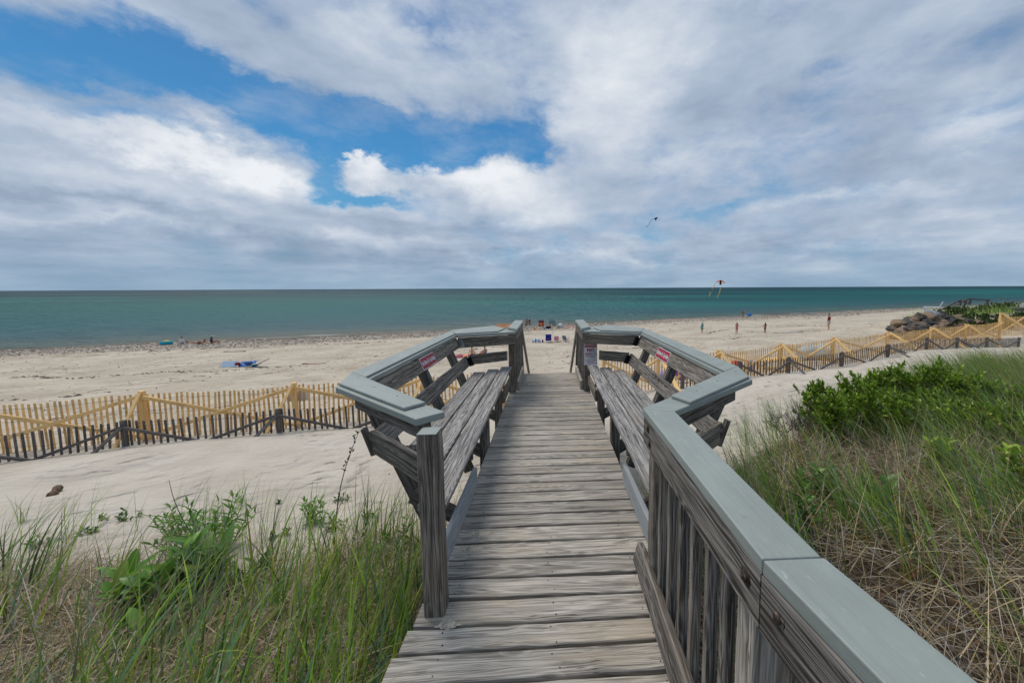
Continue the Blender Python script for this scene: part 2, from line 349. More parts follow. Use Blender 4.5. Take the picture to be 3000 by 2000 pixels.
# ------------------------------------------------------------------ sea
SEA=-4.0
wx=axis([(-26000,-2000,3000),(-2000,-200,200),(-200,200,10),(200,2000,200),(2000,26000,3000)]); wy=axis([(10,200,10),(200,2000,200),(2000,29000,3000)])
XX,YY=np.meshgrid(wx,wy); idx=np.arange(XX.size).reshape(XX.shape); q=np.stack([idx[:-1,:-1],idx[:-1,1:],idx[1:,1:],idx[1:,:-1]],-1).reshape(-1,4)
me=fastmesh('sea',np.stack([XX.ravel(),YY.ravel(),np.full(XX.size,SEA)],-1),q)
m,T=mat('sea_water')
P=T.n.new('ShaderNodeNewGeometry').outputs['Position']
sp=T.node('ShaderNodeSeparateXYZ',{'Vector':P})
dist=T.m('SUBTRACT',sp.outputs[1],T.m('MULTIPLY_ADD',sp.outputs[0],.37,55.9))   # metres out from the shoreline
n1=T.noise(T.sc(P,.004,.012,0),1,4,.55); n2=T.noise(T.sc(P,.02,.07,0),1,4,.6); n3=T.noise(T.sc(P,.0012,.0045,0),1,3,.5)
dd=T.m('LOGARITHM',T.m('MAXIMUM',T.m('ADD',dist,T.m('MULTIPLY',T.m('SUBTRACT',n2,.5),14.)),1.),10.)
base=T.ramp(T.m('DIVIDE',dd,4.),[(0.,(.10,.10,.08)),(.2,(.065,.105,.10)),(.30,(.024,.085,.100)),(.42,(.005,.092,.098)),(.54,(.001,.090,.084)),(.64,(.002,.046,.054)),(.70,(.003,.028,.044)),(.80,(.006,.024,.044)),(1.,(.010,.030,.052))])
base=T.mix(T.m('MULTIPLY',T.ss(n3,.47,.60),.55),base,(.003,.018,.034))
base=T.mix(T.m('MULTIPLY',T.ss(n1,.48,.62),.55),base,(.010,.135,.118))
base=T.mix(T.m('MULTIPLY',T.ss(T.noise(T.sc(P,.012,.035,0),1,4,.6),.55,.68),.30),base,(.003,.028,.046))
# chop
w1=T.noise(T.sc(P,.9,1.9,1),1,4,.62); w2=T.noise(T.sc(P,.12,.34,1),1,3,.55); w3=T.noise(T.sc(P,4,6,1),1,3,.6)
ch=T.m('ADD',T.m('MULTIPLY',w1,.20),T.m('ADD',T.m('MULTIPLY',w2,.9),T.m('MULTIPLY',w3,.03)))
ripc=T.ss(T.noise(T.sc(P,.8,3.2,1),1,5,.7),.35,.68)
base=T.mix(T.m('MULTIPLY',ripc,.35),base,T.mix(1.,base,(1.7,1.6,1.5),'MULTIPLY'))
# breaking lip foam
fo=T.noise(T.sc(P,.06,1.0,0),1,3,.6); ln=T.m('SUBTRACT',1.,T.ss(T.m('ABSOLUTE',T.m('SUBTRACT',T.m('MULTIPLY_ADD',T.m('SUBTRACT',n2,.5),3.,dist),.4)),.2,.8))
foam=T.m('MULTIPLY',ln,T.ss(fo,.48,.6)); base=T.mix(T.m('MULTIPLY',foam,.7),base,(.62,.64,.62))
swl=T.ss(T.noise(T.sc(P,.035,.45,0),1,2,.5),.56,.66); nearf=T.m('SUBTRACT',1.,T.ss(dist,8,30))
base=T.mix(T.m('MULTIPLY',T.m('MULTIPLY',swl,nearf),.6),base,(.07,.085,.06))
bn=T.bump(ch,1.,2.6)
df=T.node('ShaderNodeBsdfDiffuse',{'Color':base,'Normal':bn}).outputs[0]; gl_=T.node('ShaderNodeBsdfGlossy',{'Color':(.9,.95,1,1),'Roughness':.28,'Normal':bn}).outputs[0]
mx=T.n.new('ShaderNodeMixShader'); mx.inputs[0].default_value=.07; T.l.new(df,mx.inputs[1]); T.l.new(gl_,mx.inputs[2]); oo=T.n.new('ShaderNodeOutputMaterial'); T.l.new(mx.outputs[0],oo.inputs[0])
o=link('sea_water',me,None,[m]); o['kind']='structure'; o['label']='teal green sea reaching to the horizon'
# small breaking wavelet
# ------------------------------------------------------------------ boardwalk
def lab(o,l): o['label']=l; return o
bw=empty('boardwalk',(0,1.4,0),'weathered grey plank boardwalk running straight toward the beach','boardwalk')
yb=[.83,.975,1.12,1.261,1.401,1.536,1.661,1.813,1.950,2.094,2.239,2.391,2.530]
while yb[-1]<6.9: yb.append(yb[-1]+(6.937-2.530)/31)
for i in range(len(yb)-1):
    y0,y1=yb[i],yb[i+1]; g=.016 if i not in (6,7,3) else .020; w=y1-y0-g; yc=(y0+y1)/2
    if yc<1.66: hl=.672+(1.66-yc)*.16; hr=.60+max(0,1.0-yc)*.2
    elif yc<1.82: hl=.665; hr=.60
    else: hl=.63; hr=.63
    mb=MB(); sk=rng.normal(0,.0035)
    mb.board((-hl,yc-sk,-.019),(hr,yc+sk,-.019),w,.038,(0,1,0),ch=.004,n=14,jit=.0014,tint=float(np.clip(rng.normal(.55,.28),0,1)))
    for xx in (-.50,0.0,.47):
        for k in (-.3,.3):
            if rng.random()<.9: mb.disc((xx+rng.normal(0,.012),yc+k*w+rng.normal(0,.005),0.0),.0035,(0,0,1),.0012,8,1)
    mb.build('deck_plank',[W_deck,M_nail],bw)
for xx in (-.57,0,.57):
    mb=MB(); mb.board((xx,.7,-.135),(xx,6.92,-.135),.19,.038,(0,0,1),tint=.3); mb.build('joist',W_post,bw)
mb=MB(); mb.board((-.63,6.955,-.115),(.63,6.955,-.115),.15,.03,(0,0,1),tint=.5); mb.build('rim_board',W_rail,bw)
for yy in (2.6,4.6,6.6):
    for xx in (-.5,.5):
        mb=MB(); z=h1(xx,yy); mb.board((xx,yy,z-.3),(xx,yy,-.045),.14,.14,(1,0,0),tint=.3); mb.build('pile',W_post,bw)
def spill(label,x,y,rx,ry):
    n=26; vs=[(0,0,.009)]+[(rx*.5*math.cos(2*PI*i/n),ry*.5*math.sin(2*PI*i/n),.006) for i in range(n)]
    vs+=[(rx*(1+.22*math.sin(i*2.3)+.15*math.sin(i*5.1))*math.cos(2*PI*i/n),ry*(1+.22*math.sin(i*2.3)+.15*math.sin(i*5.1))*math.sin(2*PI*i/n),-.003) for i in range(n)]
    fs=[(0,1+i,1+(i+1)%n) for i in range(n)]+[(1+i,1+n+i,1+n+(i+1)%n,1+(i+1)%n) for i in range(n)]
    me=bpy.data.meshes.new('spilled_sand'); me.from_pydata(vs,[],fs); me.polygons.foreach_set('use_smooth',[True]*len(fs)); ob=link('spilled_sand',me,None,[plain('dry_sand',(.50,.43,.34),.95,.25,60,.1)]); ob.location=(x,y,0); return tag(ob,label,'sand',kind='stuff')
spill('small spill of dry sand on the deck plank below the left post',-.50,1.675,.055,.028)
spill('dry sand streak on the deck planks near the left kick board',-.47,2.33,.10,.035)
spill('dry sand streak on the plank just nearer than the first streak',-.50,2.19,.09,.035)
# stairs down
st=empty('stairs',(0,7,0),'wooden stairs leading down from the boardwalk end to the beach','stairs')
for k in range(8):
    mb=MB(); z=-.19*(k+1); mb.board((-.55,7.11+k*.28,z),(.55,7.11+k*.28,z),.26,.038,(0,1,0)); mb.build('tread',W_deck,st)
for xx in (-.58,.58):
    mb=MB(); mb.board((xx,6.98,-.15),(xx,9.3,-1.72),.26,.038,(0,0,1)); mb.build('stringer',W_rail,st)
# ------------------------------------------------------------------ benches with backs (mirrored)
ZC=.935
def side(sg):
    X=lambda x:-sg*x     # sg=1 left, -1 right
    nm='left' if sg==1 else 'right'
    o=empty('bench',(X(.9),3.7,0),('grey slatted bench left of the boardwalk, with painted capped backrest' if sg==1 else 'grey slatted bench right of the boardwalk, holding the tall handrail end'),'bench','built-in benches facing each other across the boardwalk')
    # seat planks
    for j,(xc,y0,y1) in enumerate(((.642,1.93,5.44),(.810,2.30,5.28),(.978,2.72,5.10))):
        mb=MB(); mb.board((X(xc),y0,.435),(X(xc),y1,.435),.152,.036,(1,0,0),ch=.006,n=24,jit=.0016,tint=.62+.3*rng.random())
        for yy in (2.3,2.95,3.70,4.75,5.0):
            for k in (-.035,.035): mb.disc((X(xc+k),yy+rng.normal(0,.01),.453),.0042,(0,0,1),.001,8,1)
        mb.build('seat_plank',[W_seat,M_nail],o)
    for yy in (2.72,3.705,4.745):      # legs + bearers
        if yy>3: 
            mb=MB(); mb.board((X(.673),yy,-.25),(X(.673),yy,.415),.092,.092,(1,0,0),tint=.15); mb.build('leg',W_rail,o)
        mb=MB(); mb.board((X(.60),yy+.066,.352),(X(1.14),yy+.066,.352),.12,.038,(0,0,1),tint=.1); mb.build('seat_bearer',W_rail,o)
    # kick boards near and far
    mb=MB(); mb.board((X(.608),1.86,.125),(X(.603),2.87,.112),.15,.034,(0,0,1),ch=.005,n=6,jit=.001,tint=.6); mb.build('kick_board',W_kick,o)
    mb=MB(); mb.board((X(.606),4.72,.195),(X(.606),5.62,.195),.145,.036,(0,0,1),ch=.005,tint=.45); mb.build('kick_board',W_post,o)
    # raking uprights
    for yy in (2.72,3.80,4.84):
        lean=(.42)
        mb=MB(); zt=.93; xt=1.375; zb=-.30; xb=xt-lean*(zt-zb)
        mb.board((X(xb),yy,zb),(X(xt),yy,zt),.088,.088,(0,1,0),tint=.12,ch=.005); mb.build('upright',W_rail,o)
        mb=MB(); mb.board((X(.62),yy-.066,-.12),(X(1.02),yy-.066,.10),.12,.038,(0,0,1),tint=.1); mb.build('brace',W_rail,o)
    # back rails (inner face of uprights) plus wing rails
    def rail(a,b,w,t,name,mt,c0=0.,c1=0.,up=(0,0,1),tint=.5,n=10):
        mb=MB(); mb.board((X(a[0]),a[1],a[2]),(X(b[0]),b[1],b[2]),w,t,up,ch=.005,n=n,jit=.0012,tint=tint); return mb.build(name,mt,o)
    ln=(-sg*.42,0,1)
    rail((1.287,2.56,.853),(1.287,5.17,.853),.145,.036,'top_rail',W_rail if sg<0 else W_post,up=ln,tint=.9)
    rail((1.160,2.42,.592),(1.160,5.22,.592),.142,.038,'middle_rail',W_rail,up=ln,tint=.45)
    rail((.50,5.46,.855),(1.275,5.165,.855),.142,.036,'top_rail',W_post,tint=.65)
    rail((.64 if sg==1 else .752,5.53 if sg==1 else 5.475,.60),(1.150,5.235,.60),.142,.036,'middle_rail',W_post,tint=.5)
    rail((.655,1.955,.862),(1.32,2.545,.862),.13,.036,'top_rail',W_rail,tint=.3)
    rail((.635,1.95,.60),(1.185,2.455,.60),.150,.040,'middle_rail',W_post,tint=.5)
    # corner cover on the near middle rail
    mb=MB(); mb.board((X(1.175),2.44,.51),(X(1.235),2.44,.69),.045,.03,(0,1,0),tint=.1); mb.build('corner_block',W_rail,o)
    # brackets at the far corner
    for (x,z,s,mt) in ((1.26,.855,1.,M_galv if sg==1 else M_dark),(1.135,.60,1.,M_dark)):
        mb=MB()
        mb.board((X(x-.055),5.135,z-.065*s),(X(x-.01),5.135,z+.055*s),.075,.006,(sg*.93,-.35,0),ch=.001)
        mb.board((X(x-.008),5.09,z-.06*s),(X(x+.035),5.09,z+.055*s),.07,.006,(0,1,0),ch=.001)
        for k in (-.03,.02): mb.disc((X(x-.035),5.125,z+k),.006,(0,-1,0),.003,8)
        mb.build('corner_bracket',mt,o)
    mb=MB(); mb.board((X(.66),5.508,.545),(X(.66),5.508,.655),.05,.005,(1,0,0),ch=.001); mb.build('corner_bracket',M_galv,o)
    # caps: lower course
    pts_in=[(.500,1.905),(1.285,2.585),(1.285,5.11),(.485,5.44)]
    pts_out=[(.645,1.815),(1.40,2.455),(1.462,5.60),(.92,6.15)]
    def poly(name,pl,z0,z1,mt=PAINT,tint=.5):
        mb=MB(); pl=[(X(x),y) for x,y in pl]
        if sg==1: pl=pl[::-1]
        mb.prism(pl,z0,z1,tint=tint); ob=mb.build(name,mt,o)
        bv=ob.modifiers.new('edge','BEVEL'); bv.width=.005; bv.segments=2; bv.limit_method='ANGLE'
        return ob
    if sg==1: a0,a1=(.548,1.905),(.660,1.80)
    else: a0,a1=(.493,1.895),(.645,1.832)
    poly('rail_cap',[a0,a1,(1.405,2.445),(1.425,2.56),(1.43,2.79),(1.285,2.585)],ZC,ZC+.037)
    poly('rail_cap',[(1.285,2.588),(1.43,2.793),(1.44,5.60),(1.285,5.11)],ZC,ZC+.036)
    poly('rail_cap',[(1.283,5.114),(1.438,5.604),(.93,6.17),(.66,6.10),(.64,5.72),(.488,5.44)],ZC,ZC+.037)
    # upper course
    b0=(.685,2.02) if sg==1 else (.70,2.055)
    poly('cap_board',[b0,(.765,1.925),(1.395,2.47),(1.485,2.80),(1.335,2.665)],ZC+.038,ZC+.056)
    poly('cap_board',[(1.310,2.648),(1.485,2.805),(1.462,5.62),(1.310,5.14)],ZC+.038,ZC+.055)
    poly('cap_board',[(1.308,5.145),(1.460,5.625),(.94,6.20),(.70,5.80),(.75,5.40)],ZC+.038,ZC+.0555)
    if sg==1: poly('bare_patch',[(.70,5.79),(.94,6.22),(.945,6.66),(.655,6.66),(.655,5.84)],ZC+.020,ZC+.040,W_tan)
    mb=MB()
    for (x,y) in ((1.37,2.62),(1.12,2.36),(.90,2.14),(1.40,3.1),(1.39,3.9),(1.41,4.7),(1.38,5.3),(1.15,5.6),(.86,5.85)): mb.disc((X(x+rng.normal(0,.012)),y+rng.normal(0,.02),ZC+.0565),.0045,(0,0,1),.0008,8)
    mb.build('nail_heads',M_nail,o)
    return o
BL=side(1); BR=side(-1)
# posts
def post(name,x0,x1,y0,y1,z0,z1,label,cat,dx=0.,grp=None,cap=True):
    o=empty(name,((x0+x1)/2,(y0+y1)/2,0),label,cat,grp)
    mb=MB(); xc=(x0+x1)/2; yc=(y0+y1)/2
    mb.board((xc+dx,yc,z0),(xc,yc,z1),x1-x0,y1-y0,(1,0,0),ch=.004,n=16,jit=.0012,tint=.75); mb.build('shaft',W_post,o)
    if cap:
        mb=MB(); mb.box((xc,yc,z1+.0015),x1-x0-.004,y1-y0-.004,.003); mb.build('painted_top',PAINT,o)
    return o
post('railing_post',-.632,-.536,1.712,1.808,-.5,.925,'square weathered post with painted top at near end of left bench','post',dx=.008)
# ------------------------------------------------------------------ near right railing
rr_=empty('railing',(.56,1.2,0),'wooden handrail with broad painted cap running down the right foreground','railing','boardwalk railings')
def add(fn,name,mt,par): mb=MB(); fn(mb); return mb.build(name,mt,par)
add(lambda b:b.prism([(.493,1.892),(.496,.792),(.640,.792),(.645,1.829)],ZC,ZC+.038),'rail_cap',PAINT,rr_)
add(lambda b:b.prism([(.4965,.7905),(.580,.20),(.66,-.4),(.81,-.4),(.735,.20),(.646,.7905)],ZC-.001,ZC+.037),'rail_cap',PAINT,rr_)
for ob in [x for x in C.objects if x.name.startswith('rail_cap') and x.parent==rr_]:
    bv=ob.modifiers.new('edge','BEVEL'); bv.width=.004; bv.segments=2; bv.limit_method='ANGLE'
add(lambda b:b.board((.516,1.885,.858),(.516,.80,.858),.148,.038,(0,0,1),ch=.005,n=16,jit=.001,tint=.35),'top_rail',W_rail,rr_)
add(lambda b:b.board((.517,.799,.858),(.66,-.4,.858),.148,.038,(0,0,1),ch=.005,n=12,jit=.001,tint=.2),'top_rail',W_rail,rr_)
for i,(y,z) in enumerate(((1.80,.895),(1.765,.83),(.862,.872),(.742,.872))):
    def bolt(b,y=y,z=z):
        x=.497 if y>.79 else .502+(.79-y)*.12
        b.tube([(x+.004,y,z),(x-.0008,y,z)],.023,16,1); b.tube([(x-.001,y,z),(x-.007,y,z)],.0135,6,0)
    mb=MB(); bolt(mb); mb.build('bolt',[M_rust,M_nail],rr_)
add(lambda b:b.board((.583,1.87,-.5),(.583,1.87,ZC-.002),.092,.092,(1,0,0),ch=.004,n=10,jit=.001,tint=.7),'post',W_post,rr_)
for y in (1.735,1.60,1.463,1.33,1.195,1.075):
    add(lambda b:b.board((.5565+rng.normal(0,.002),y-.02,-.22),(.5565,y-.02,.86),.038,.038,(1,0,0),ch=.003,n=8,jit=.0008,tint=.5+.4*rng.random()),'baluster',W_rail,rr_)
add(lambda b:b.board((.590,.93,-.5),(.590,.93,ZC-.003),.10,.092,(1,0,0),ch=.004,n=10,jit=.001,tint=.9),'post',W_deck,rr_)
for k in range(5):
    y=.78-.15*k; x=.575+(.79-y)*.125
    add(lambda b:b.board((x,y,-.22),(x,y,.86),.038,.038,(1,0,0),ch=.003,tint=.5),'baluster',W_rail,rr_)
add(lambda b:b.board((.512,2.02,.065),(.505,.95,.062),.125,.040,(.25,0,1),ch=.006,n=12,jit=.0015,tint=.3),'toe_board',W_rail,rr_)
# ------------------------------------------------------------------ far railings by the stairs
for sg in (1,-1):
    X=lambda x:-sg*x
    r=empty('railing',(X(.56),6.3,0),('short capped stair-head railing on the left with upright balusters' if sg==1 else 'short capped stair-head railing on the right, beside the warning sign'),'railing','boardwalk railings')
    def pl(b,pts,z0,z1):
        p=[(X(x),y) for x,y in pts]; p=p[::-1] if sg==1 else p; b.prism(p,z0,z1)
    add(lambda b:pl(b,[(.480,5.43),(.640,5.70),(.645,6.98),(.487,6.93)],ZC+.038,ZC+.075),'rail_cap',PAINT,r)
    add(lambda b:b.board((X(.512),5.47,.895),(X(.512),6.93,.895),.148,.036,(0,0,1),ch=.005,tint=.6),'top_rail',W_post,r)
    add(lambda b:b.board((X(.583),5.668,-.4),(X(.583),5.668,ZC-.004),.094,.094,(1,0,0),ch=.004,tint=.35),'post',W_post,r)
    add(lambda b:b.board((X(.50),7.02,-1.0),(X(.575),7.02,.97),.088,.088,(1,0,0),ch=.004,tint=.05),'post',W_rail,r)
    for y in (5.82,5.95,6.08,6.21,6.34,6.47,6.60,6.73,6.86):
        add(lambda b:b.board((X(.552),y,-.10),(X(.552),y,.86),.038,.038,(1,0,0),ch=.003,tint=.3+.5*rng.random()),'baluster',W_rail,r)
    add(lambda b:b.board((X(.503),5.74,.075),(X(.505),6.90,.075),.142,.038,(0,0,1),ch=.005,tint=.7),'toe_board',W_deck,r)
    add(lambda b:b.board((X(.535),7.05,.86),(X(.50),9.2,-.70),.12,.036,(0,0,1),ch=.005,tint=.2),'stair_rail',W_rail,r)
# ------------------------------------------------------------------ signs
def text_mesh(s,size,bold=0.,sx=1.,depth=.0006):
    cu=bpy.data.curves.new('lettering','FONT'); cu.body=s; cu.size=size; cu.align_x='CENTER'; cu.align_y='CENTER'; cu.offset=bold; cu.extrude=depth; cu.resolution_u=3
    ob=bpy.data.objects.new('tmp',cu); C.objects.link(ob); bpy.context.view_layer.update()
    me=bpy.data.meshes.new_from_object(ob.evaluated_get(bpy.context.evaluated_depsgraph_get())); bpy.data.objects.remove(ob); bpy.data.curves.remove(cu)
    me.transform(Matrix.Diagonal((sx,1,1,1))); return me
def sign(name,label,center,xd,yd,w,h,rows,border,bg,blocks=()):
    """flat board in the plane xd(right)/yd(up)"""
    xd=Vector(xd).normalized(); yd=Vector(yd); yd=(yd-yd.dot(xd)*xd).normalized(); zd=xd.cross(yd)
    R=Matrix((xd,yd,zd)).transposed().to_4x4(); R.translation=Vector(center)
    o=bpy.data.objects.new(name,None); C.objects.link(o); o.matrix_world=R; tag(o,label,'sign',None)
    def pan(nm,x,y,ww,hh,z,th,mt):
        mb=MB(); mb.box((x,y,z),ww,hh,th,ch=.0005); ob=mb.build(nm,mt); ob.parent=o; return ob
    pan('panel',0,0,w,h,-.001,.002,border); 
    if bg: pan('face',0,0,w-.016,h-.016,.0004,.0012,bg)
    for nm,x,y,ww,hh,mt in blocks: pan(nm,x,y,ww,hh,.0012,.0012,mt)
    for s,x,y,size,bold,sx,mt in rows:
        me=text_mesh(s,size,bold,sx); me.transform(Matrix.Translation((x,y,.0022))); ob=link('lettering',me,o,[mt])
    for x in (0,): 
        for y in (h/2-.008,-h/2+.008):
            mb=MB(); mb.disc((x,y,0),.0035,(0,0,1),.003,8); ob=mb.build('screw',M_nail); ob.parent=o
    return o
M_red=plain('sign_red',(.36,.012,.025),.45,.06,20,.4); M_white=plain('sign_white',(.70,.73,.78),.45,.05,20,.4); M_faded=plain('faded_red_print',(.52,.25,.32),.5,.2,60)
M_line=plain('sign_line',(.30,.03,.10),.5,.1)
sign('warning_sign','upright white and red WARNING NO LIFEGUARD ON DUTY sign on right post','0' and (.632,5.61,.597),(1,0.03,0),(0,0,1),.208,.352,
  [('WARNING',0,.137,.046,.0009,.86,M_white),('NO',0,.055,.072,.0030,1.0,M_red),('LIFEGUARD',0,.000,.0345,.0010,.92,M_red),('ON DUTY',0,-.036,.0345,.0010,.98,M_red),('SWIM AT YOUR',0,-.102,.023,.0003,.98,M_faded),('OWN RISK',0,-.130,.023,.0003,.98,M_faded)],
  M_white,None,[('red_band',0,.136,.188,.066,M_red),('divider',0,-.066,.10,.003,M_line),('edge_line',-.0965,-.03,.0025,.27,M_faded),('edge_line',.0965,-.03,.0025,.27,M_faded),('edge_line',0,-.166,.19,.0025,M_faded)])
for sg,yc,lbl in ((1,3.885,'small red No Sitting On Top Railing sign on left bench back'),(-1,4.035,'small red No Sitting On Top Railing sign on right bench back')):
    nx=sg*1.; c=(-sg*(1.264+.004),yc,.860)
    sign('railing_sign',lbl,c,(0,sg*1.,0),(-sg*.42,0,1),.43,.128,[('No Sitting On Top Railing',0,0,.062,.0012,.60,M_white)],M_white,M_red)
# ------------------------------------------------------------------ snow fences
def poly_pts(x0,x1,off,step):
    """points spaced by arc length along fence curve offset landward"""
    xx=np.linspace(x0,x1,4000); yy=Fl(xx)-off; d=np.concatenate([[0],np.cumsum(np.hypot(np.diff(xx),np.diff(yy)))])
    s=np.arange(0,d[-1],step); return np.stack([np.interp(s,d,xx),np.interp(s,d,yy)],-1)
def fence(name,label,pts,off,mt,slat_h,slat_top,pw,post_h,bury,struts,fresh,rail_w,pitch=.096,sw=.062):
    root=empty(name,(pts[0][0],pts[0][1],0),label,'fence','slatted sand fences along the dune')
    P3=[np.array([x,y,z]) for x,y,z in pts]
    wire=MB()
    for i,p in enumerate(P3):
        add(lambda b:b.board(p+[0,0,-.5],p+[0,0,post_h],pw,pw,(1,0.25,0),ch=.004,tint=.5+.4*rng.random()),'post',mt,root)
    for i in range(len(P3)-1):
        a,b2=P3[i],P3[i+1]; L=np.linalg.norm((b2-a)[:2]); dr=(b2-a)/L; land=np.array([dr[1],-dr[0],0])
        n=int(L/pitch); mb=MB(); bow=rng.normal(0,.04); ph=rng.random()*6
        tops=[]
        for k in range(n):
            u=(k+.5)/n; q=a+(b2-a)*u+land*(-(pw*.5+.02)+bow*math.sin(PI*u))
            zt=q[2]+slat_top+.02*math.sin(u*7+ph)+rng.normal(0,.008)-.03*math.sin(PI*u); lean=.035*math.sin(u*5+ph)+rng.normal(0,.008)
            q0=q.copy(); q0[2]=zt-slat_h; q1=q+dr*lean; q1[2]=zt
            mb.board(q0,q1,.038,.012,dr,ch=.001,tint=rng.random()); tops.append((q,zt,dr*lean))
        mb.build('slat_panel',mt,root)
        for hh in (.10,.36,.62,.88):
            if hh<slat_top+.05:
                pts3=[np.array([t[0][0],t[0][1],t[1]-hh])+t[2]*(1-hh)+land*.010+np.array([0,0,rng.normal(0,.004)]) for t in tops[::2]]
                if len(pts3)>1: wire.tube(pts3,.0028,4,cap=False)
        # X bracing on the landward side
        if fresh:
            o1=land*(pw/2+.022); o2=land*(pw/2+.062)
            add(lambda b:b.board(a+o1+[0,0,post_h-.10],b2+o1+[0,0,.10],rail_w,.036,(0,0,1),tint=.6),'brace_rail',mt,root)
            add(lambda b:b.board(b2+o2+[0,0,post_h-.10],a+o2+[0,0,.10],rail_w,.036,(0,0,1),tint=.8),'brace_rail',mt,root)
        else:
            o1=land*(pw/2+.02); mid=(a+b2)/2+o1
            add(lambda b:b.board(a+o1+[0,0,post_h-.12],mid+(b2-a)*.10+[0,0,-.12],rail_w,.036,(0,0,1),tint=.5),'brace_rail',mt,root)
            add(lambda b:b.board(b2+o1+[0,0,post_h-.12],mid-(b2-a)*.10+[0,0,-.12],rail_w,.036,(0,0,1),tint=.5),'brace_rail',mt,root)
    for (i,foot) in struts:
        p=P3[i]
        add(lambda b:b.board(p+[0.02,-pw/2-.02,post_h-(.03 if fresh else .12)],np.array(foot),sw if fresh else .06,.036,(1,0,0) if sw<.07 else (.75,0,.65),tint=1.1),'strut',mt,root)
    wire.build('wire',M_wire,root)
    return root
nl=[(-14.2,Fl(-14.2),-1.62),(-11.4,Fl(-11.4),-1.6),(-8.638,8.1,-1.6),(-5.874,8.623,-1.6),(-3.2,Fl(-3.2),-1.62),(-1.25,Fl(-1.25),-1.62)]
ph=1.08
def ft(x,y,d=0): return (x,y,h1(x,y)-.12)
fence('snow_fence','fresh yellow pine slat fence on the left of the stairs',nl,0,W_pine,1.15,1.0,.089,ph,.2,[(1,ft(-11.2,6.9)),(2,ft(-8.45,7.30)),(3,ft(-6.0,7.78)),(4,ft(-3.4,8.3))],True,.074)
nr=[(1.6,Fl(1.6),-1.62),(3.4,Fl(3.4),-1.6),(5.616,11.869,-1.6),(8.511,13.05,-1.6),(11.722,14.542,-1.6),(15.593,16.106,-1.6),(19.546,17.818,-1.6),(23.041,19.162,-1.6),(26.967,20.605,-1.6)]
fence('snow_fence','fresh yellow pine slat fence with A-shaped struts right of the stairs',nr,0,W_pine,1.2,1.05,.089,1.14,.2,[(1,ft(3.7,9.9)),(2,ft(6.1,11.0)),(3,ft(9.05,12.05)),(4,ft(12.2,13.5)),(5,ft(16.3,15.1)),(6,ft(20.4,16.7)),(7,ft(24.2,18.2))],True,.074,.105,.10)
nb=[(27.3,20.9,-1.25),(30.4,21.9,-1.3),(34,23.4,-1.3)]
fence('snow_fence','last raised stretch of yellow slat fence at the right edge',nb,0,W_pine,1.2,1.0,.10,1.25,.2,[(0,ft(29.0,19.6))],True,.062,.125,.10)
def gp(lst,h): return [(x,y,h1(x,y)) for x,y in lst]
gl=[(x,Fl(x)-.72) for x in (-13.6,-10.95,-8.33,-5.77,-3.2)]
gl=[(x,y,h1(x,y)) for x,y in gl]
fence('snow_fence','old grey slat fence half buried in sand on the left',gl,0,W_grey,1.1,.50,.075,.52,.2,[(2,ft(-8.65,7.05)),(3,ft(-6.1,7.55))],False,.055,.12)
gr=[(x,Fl(x)-d,0) for x,d in ((3.9,.9),(5.9,.95),(8.05,1.0),(10.9,1.1),(13.9,1.1),(17.0,1.1),(19.9,1.1),(22.9,1.1),(26.5,1.1))]
gr=[(x,y,h1(x,y)) for x,y,_ in gr]
fence('snow_fence','old dark grey slat fence half buried in sand on the right',gr,0,W_grey,1.1,.52,.085,.55,.2,[(2,ft(8.3,11.2)),(4,ft(14.3,13.5)),(6,ft(20.6,16.2))],False,.055,.128)
# ------------------------------------------------------------------ people
SKN={'fair':plain('skin_fair',(.52,.27,.18),.55,.05),'tan':plain('skin_tan',(.33,.15,.08),.55,.05),'brown':plain('skin_brown',(.20,.085,.045),.55,.05)}
def skin(name,V,E,R,mats,parent,sub=1):
    me=bpy.data.meshes.new(name); me.from_pydata([tuple(v) for v in V],E,[]); ob=bpy.data.objects.new('tmp',me); C.objects.link(ob)
    bpy.context.view_layer.objects.active=ob
    sk=ob.modifiers.new('s','SKIN'); 
    for i,r in enumerate(R): me.skin_vertices[0].data[i].radius=(r,r) if np.isscalar(r) else r
    me.skin_vertices[0].data[0].use_root=True
    su=ob.modifiers.new('u','SUBSURF'); su.levels=sub; su.render_levels=sub
    bpy.context.view_layer.update()
    nm=bpy.data.meshes.new_from_object(ob.evaluated_get(bpy.context.evaluated_depsgraph_get())); bpy.data.objects.remove(ob)
    nm.name=name; nm.polygons.foreach_set('use_smooth',[True]*len(nm.polygons))
    return link(name,nm,parent,mats)
HAND=[(-.018,0),(-.006,.006),(.006,.007),(.017,.003)]
